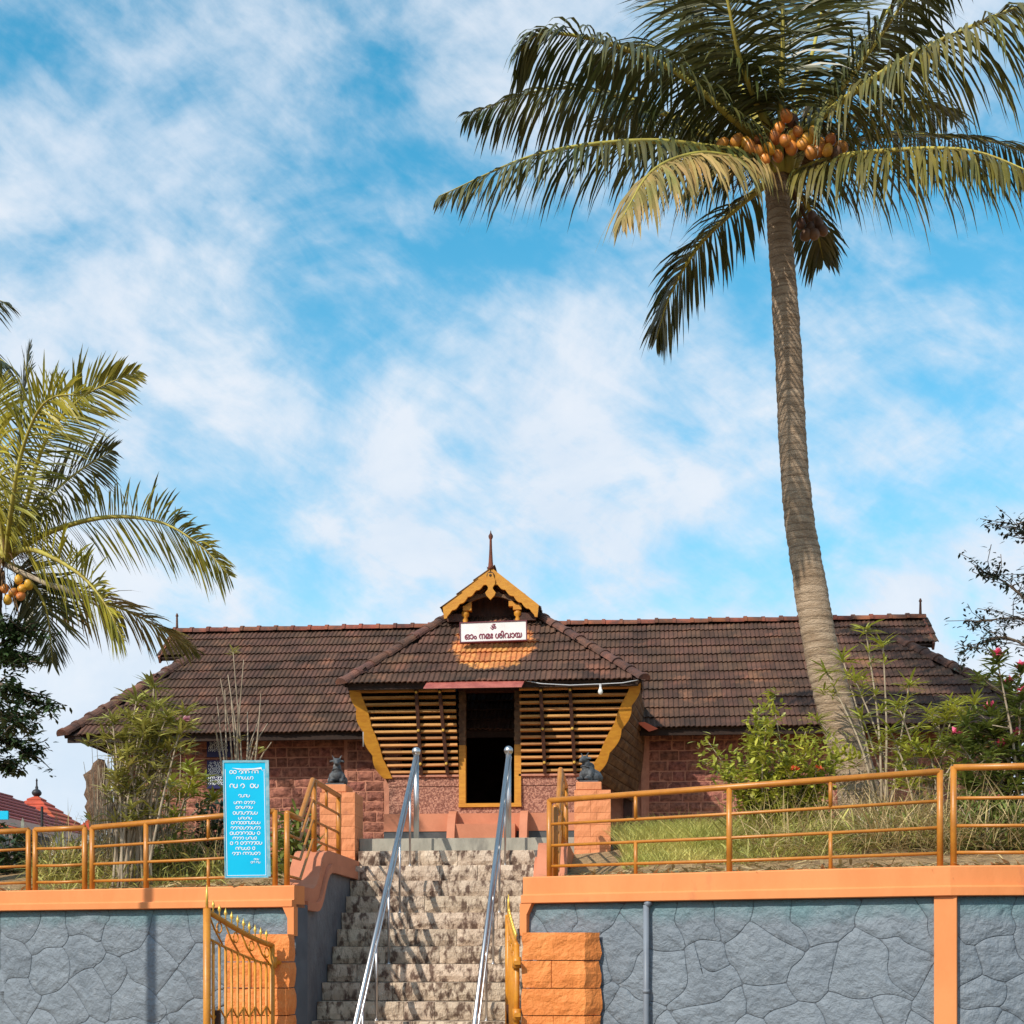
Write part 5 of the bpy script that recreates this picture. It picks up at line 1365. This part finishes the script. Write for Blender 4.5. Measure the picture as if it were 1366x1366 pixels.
def shrubs():
    random.seed(31)
    # tall oleanders right of the palm
    oleander(G(1180, 15.6), stems_to(1185, 15.6, [(1155,840),(1178,858),(1124,878),(1140,905),(1102,895),(1213,912),(1090,960),(1150,955)], 8), 'lanky oleander with bare forked stems and leaf tufts in front of the tiled roof', 'oleanders by the temple', M['lv_bright'], 41, .20, .026, 18, 2)
    oleander(G(1230, 15.0), stems_to(1240, 15.0, [(1198,940),(1188,975),(1218,985),(1252,960),(1275,940),(1268,945),(1300,935),(1240,1000),(1280,1005),(1310,990),(1205,1020),(1225,1040)], 20), 'bushy oleander with pale tufts between the palm and the pink flowers', 'oleanders by the temple', M['lv_bright'], 42, .20, .026, 18, 6)
    # pink bush at the right
    oleander(G(1340, 14.2), stems_to(1340, 14.2, [(1290,965),(1300,990),(1320,950),(1345,915),(1362,930),(1335,1000),(1358,985),(1310,1025),(1375,960),(1345,1050),(1290,1045),(1275,985),(1330,880),(1362,895),(1380,1000),(1325,1070),(1300,1080),(1355,1090)], 30), 'dense dark bush with pink flower heads behind the railing', 'oleanders by the temple', M['lv_mid'], 43, .17, .034, 26, 9, (M['pink'], .85))
    # leafy bright shrub by the palm foot
    t = thing('leafy_shrub', G(1030, 15.2), 'bright green leafy shrub with upright sprays at the foot of the coconut palm', 'shrub'); st, lf, dl = MB(), MB(), MB(); random.seed(44)
    tips = [(945,990),(938,1015),(985,1010),(1000,985),(1012,985),(1022,965),(1030,928),(1012,945),(1005,965),(1050,1000),(1075,975),(1060,1020),(1090,1005),(1085,990),(1100,1020),(1115,990),(1128,1000),(1140,1010),(970,1030),(1000,1030),(1040,1045),(1075,1050),(1110,1050),(985,1060),(1025,1075),(1060,1085),(1100,1080),(1010,1010),(1035,1000),(1045,1025),(1070,1030)]
    for u, v in tips:
        b = G(1035 + random.uniform(-35, 45), 15.2 + random.uniform(-.25,.25)); e = P(u, v, 15.2 + random.uniform(-.35,.2)); pts = curve_pts([b, b.lerp(e, .5) + rdir()*.07, e], 9)
        st.tube(pts, [.012*(1-.7*i/9) for i in range(10)], 4)
        for i in range(3, 10):
            for k in range(22):
                p = pts[i] + rdir(-1,1)*random.uniform(0,.15); lf.blade(p, rdir(-.1,1), random.uniform(.06,.125), .042, .5, 3)
        for k in range(16):
            p = pts[random.randint(1,6)]; dl.blade(p, rdir(-.2,1), random.uniform(.15,.35), .006, .4, 2)
    st.build('stems', M['twig'], t, True); lf.build('foliage', M['lv_bright'], t); dl.build('dry_twigs', M['drygrass'], t)
    for u, v in ((1058,1025),(1063,1027),(1095,1026),(1091,1024)):
        fl = MB()
        for k in range(10): fl.blade(P(u, v, 14.8), rdir(-.3,1), .045, .03, .2, 2)
        fl.build('flower', M['redorange'], t)
    # left: big oleander clump with pale stems
    Y = 14.2
    oleander(G(165, Y), stems_to(178, Y, [(150,960),(165,985),(182,935),(195,950),(208,940),(222,955),(230,965),(200,975),(212,990),(240,975),(246,950),(248,968),(170,1005),(190,1000),(225,1000),(140,985),(205,915),(195,965),(215,970),(175,960),(186,975)], 30), 'tall crowded oleander clump with pale bare stems by the temple corner', 'oleanders by the temple', M['lv_olive'], 46, .23, .030, 20, 3, (M['palepink'], .12))
    oleander(G(225, 15.4), stems_to(222, 15.4, [(228,1045),(250,1022),(258,1032),(240,1060),(285,1062),(256,1050)], 12), 'low oleander with leaning stems and a bright tuft in front of the brick wall', 'oleanders by the temple', M['lv_bright'], 47, .22, .032, 18, 3)
    # pale dry creeper stems hanging down the corner
    mb = MB(); random.seed(48)
    for i in range(190):
        u = random.uniform(128, 225); b = G(u, 15.2+random.uniform(-.2,.4)); e = P(u + random.uniform(-22, 22), random.uniform(985, 1090), 15.4+random.uniform(-.2,.4))
        mb.tube([b, b.lerp(e, .5) + Vector((random.uniform(-.07,.07), random.uniform(-.05,.05), 0)), e], [.007,.006,.003], 3, False)
    o = mb.build('dry_stems', M['twig']); tag(o, 'mass of pale dry upright stems at the temple corner', 'dry stems', kind='stuff')
    # bare frangipani behind the board
    t = thing('bare_shrub', G(318, 15.0), 'bare pale-branched shrub standing behind the cyan notice board', 'shrub'); br = MB(); lf = MB(); random.seed(49)
    for (u, v) in ((294,905),(300,920),(308,930),(318,940),(311,870),(345,960),(357,965),(338,985),(330,950),(325,880),(289,930),(283,955),(348,925),(304,900),(362,990)):
        b = G(318+random.uniform(-18,16), 15.0+random.uniform(-.15,.15)); e = P(u, v, 15.0+random.uniform(-.3,.3)); k = P(318+(u-318)*.55+random.uniform(-9,9), 1010+random.uniform(-25,25), 15.0); br.tube(curve_pts([b, k, e], 8), [.014,.013,.012,.011,.010,.009,.007,.006,.004], 5)
    whorl(lf, P(311,868,15.0), 14, .13, .02)
    for u, v in ((345,1000),(320,985),(330,1018)): whorl(lf, P(u, v, 14.9), 6, .12, .03)
    br.build('branches', M['twig'], t, True); lf.build('foliage', M['lv_olive'], t)
    # dark bushes around
    def bush(u, Y, ru, h, label, m, n=900, lw=(.11,.045), seed=1, vine=False):
        random.seed(seed); c = G(u, Y); rx = ru*Y/FPX; t = thing('bush', c, label, 'bush', 'bushes behind the railing'); lf, st = MB(), MB()
        for i in range(n):
            a = random.uniform(0, 6.28); r_ = math.sqrt(random.random()); z = random.random()
            p = c + Vector((rx*r_*math.cos(a), .35*r_*math.sin(a), h*z*(1-.5*r_*r_) + .03*noise.noise(Vector((a*3,z*4,0)))))
            lf.blade(p, rdir(-.2,1), lw[0]*random.uniform(.6,1.3), lw[1], .6, 3)
        for i in range(14):
            e = c + Vector((random.uniform(-rx,rx)*.8, random.uniform(-.2,.2), h*random.uniform(.5,1))); st.tube([c, c.lerp(e,.5)+rdir()*.05, e], [.012,.008,.004], 4)
        st.build('stems', M['twig'], t, True); lf.build('foliage', m, t)
    bush(395, 14.6, 32, .75, 'glossy dark green bush between the railing and the stepped stair railing', M['lv_mid'], 520, (.16,.05), 51)
    bush(283, 15.8, 26, .95, 'dark climbing leafy bush against the brick wall behind the notice board', M['lv_dark'], 420, (.12,.06), 52)
    bush(150, 15.8, 45, .42, 'strap-leaved bush under the tall oleander clump', M['lv_olive'], 520, (.28,.022), 53)
    bush(85, 15.2, 34, .45, 'loose spiky bush behind the short railing panel', M['lv_olive'], 380, (.34,.020), 54)
    bush(12, 16.5, 40, .62, 'dark leafy bush under the red hall eave', M['lv_dark'], 500, (.14,.05), 55)
    bush(235, 15.2, 40, .5, 'mixed green bush behind the railing next to the notice board', M['lv_mid'], 480, (.18,.03), 56)
    bush(1185, 14.2, 55, .42, 'low green ferny bush behind the railing below the palm', M['lv_mid'], 700, (.10,.02), 57)
    bush(890, 20.5, 40, .55, 'small weedy bush growing against the temple wall past the porch', M['lv_olive'], 420, (.12,.03), 58)
    bush(1320, 13.6, 60, .55, 'tangled dark bush low behind the railing past the pilaster', M['lv_mid'], 700, (.16,.025), 59)
shrubs()
def grasses():
    random.seed(61); mb = MB()
    for i in range(13000):
        u = random.uniform(812, 1000) if random.random() < .8 else random.uniform(1000, 1140); Y = random.uniform(13.7, 17.4)
        if u < 832 and Y < 15.9: Y = random.uniform(15.6, 17.4)
        p = G(u, Y)
        k = .5 + .5*min(1, max(0, noise.noise(Vector((p.x*2, p.y*2, 3)))+.6)); a = random.uniform(0, 6.28)
        if Y < 14.2: k *= .5
        mb.blade(p, (math.cos(a)*.5, math.sin(a)*.5, 1), random.uniform(.22,.58)*k, .0075, .7, 3)
    for i in range(1500):
        p = G(random.uniform(60, 300), random.uniform(14.0, 16.5)); a = random.uniform(0, 6.28)
        mb.blade(p, (math.cos(a)*.6, math.sin(a)*.6, 1), random.uniform(.1,.24), .010, .9, 3)
    tag(mb.build('grass', M['grass']), 'sunlit yellow-green grass on the planted terrace', 'grass', kind='stuff')
    mb = MB()
    for i in range(10000):
        if random.random() < .62: u = random.uniform(735, 1420); x = XU(u, 12.2)
        else: u = random.uniform(-30, 395); x = XU(u, 13.2)
        y = ywall(x) + .16 + abs(random.gauss(0, .55)); p = Vector((x, y, gz(x, y)+.006)); a = random.uniform(0, 6.28)
        mb.blade(p, (math.cos(a), math.sin(a), random.uniform(.0,.9)), random.uniform(.05,.26), random.choice((.006,.012,.034)), .5, 2)
    for i in range(5200):
        u = random.choice((random.uniform(1000, 1400), random.uniform(1150, 1400), random.uniform(60, 300))); Y = random.uniform(13.0, 16.0) if u > 600 else random.uniform(14.5, 17)
        p = G(u, Y); d = rdir(.2, 1)
        mb.blade(p + Vector((0,0,random.uniform(0,.3))), d, random.uniform(.2,.75), .008, .5, 3)
    tag(mb.build('leaf_litter', M['drygrass']), 'dry straw and leaf litter strewn behind the ledges', 'leaf litter', kind='stuff')
    mb = MB(); random.seed(66)
    for i in range(5200):
        u = random.uniform(960, 1400) if random.random() < .7 else random.uniform(40, 300); Y = random.uniform(13.6, 15.6) if u > 600 else random.uniform(13.9, 16)
        p = G(u, Y); k = .6 + noise.noise(Vector((p.x*2.2, p.y*2.2, 5)))
        mb.blade(p + Vector((0, 0, random.uniform(0, .35)*max(.1, k))), rdir(.0, 1), random.uniform(.12,.34), random.choice((.008, .014, .022)), .6, 3)
    tag(mb.build('undergrowth', M['lv_olive']), 'tangled olive-green undergrowth behind the railings', 'undergrowth', kind='stuff')
    # weathered bulging buttress at the temple's corner
    random.seed(63); b = P(138, 1100, 21.8); vs = MB(); pts = []
    for i in range(13):
        f = i/12; c = P(141 - 10*math.sin(f*2.6), 1105 - 92*f, 21.75); pts.append(c)
    vs.tube(pts, [(.24 + .03*math.sin(i*2.3) - .05*i/12) * (1 if i < 10 else (.82, .58, .25)[i-10]) for i in range(13)], 14)
    for i, v in enumerate(vs.v): vs.v[i] = tuple(Vector(v) + Vector((noise.noise(Vector(v)*7)*.05, noise.noise(Vector(v)*7+Vector((9,0,0)))*.05, 0)))
    tag(vs.build('corner_buttress', M['laterite_old'], smooth=True, origin=pts[0]), 'bulging weathered stone buttress at the temple corner under the low eave', 'buttress')
grasses()
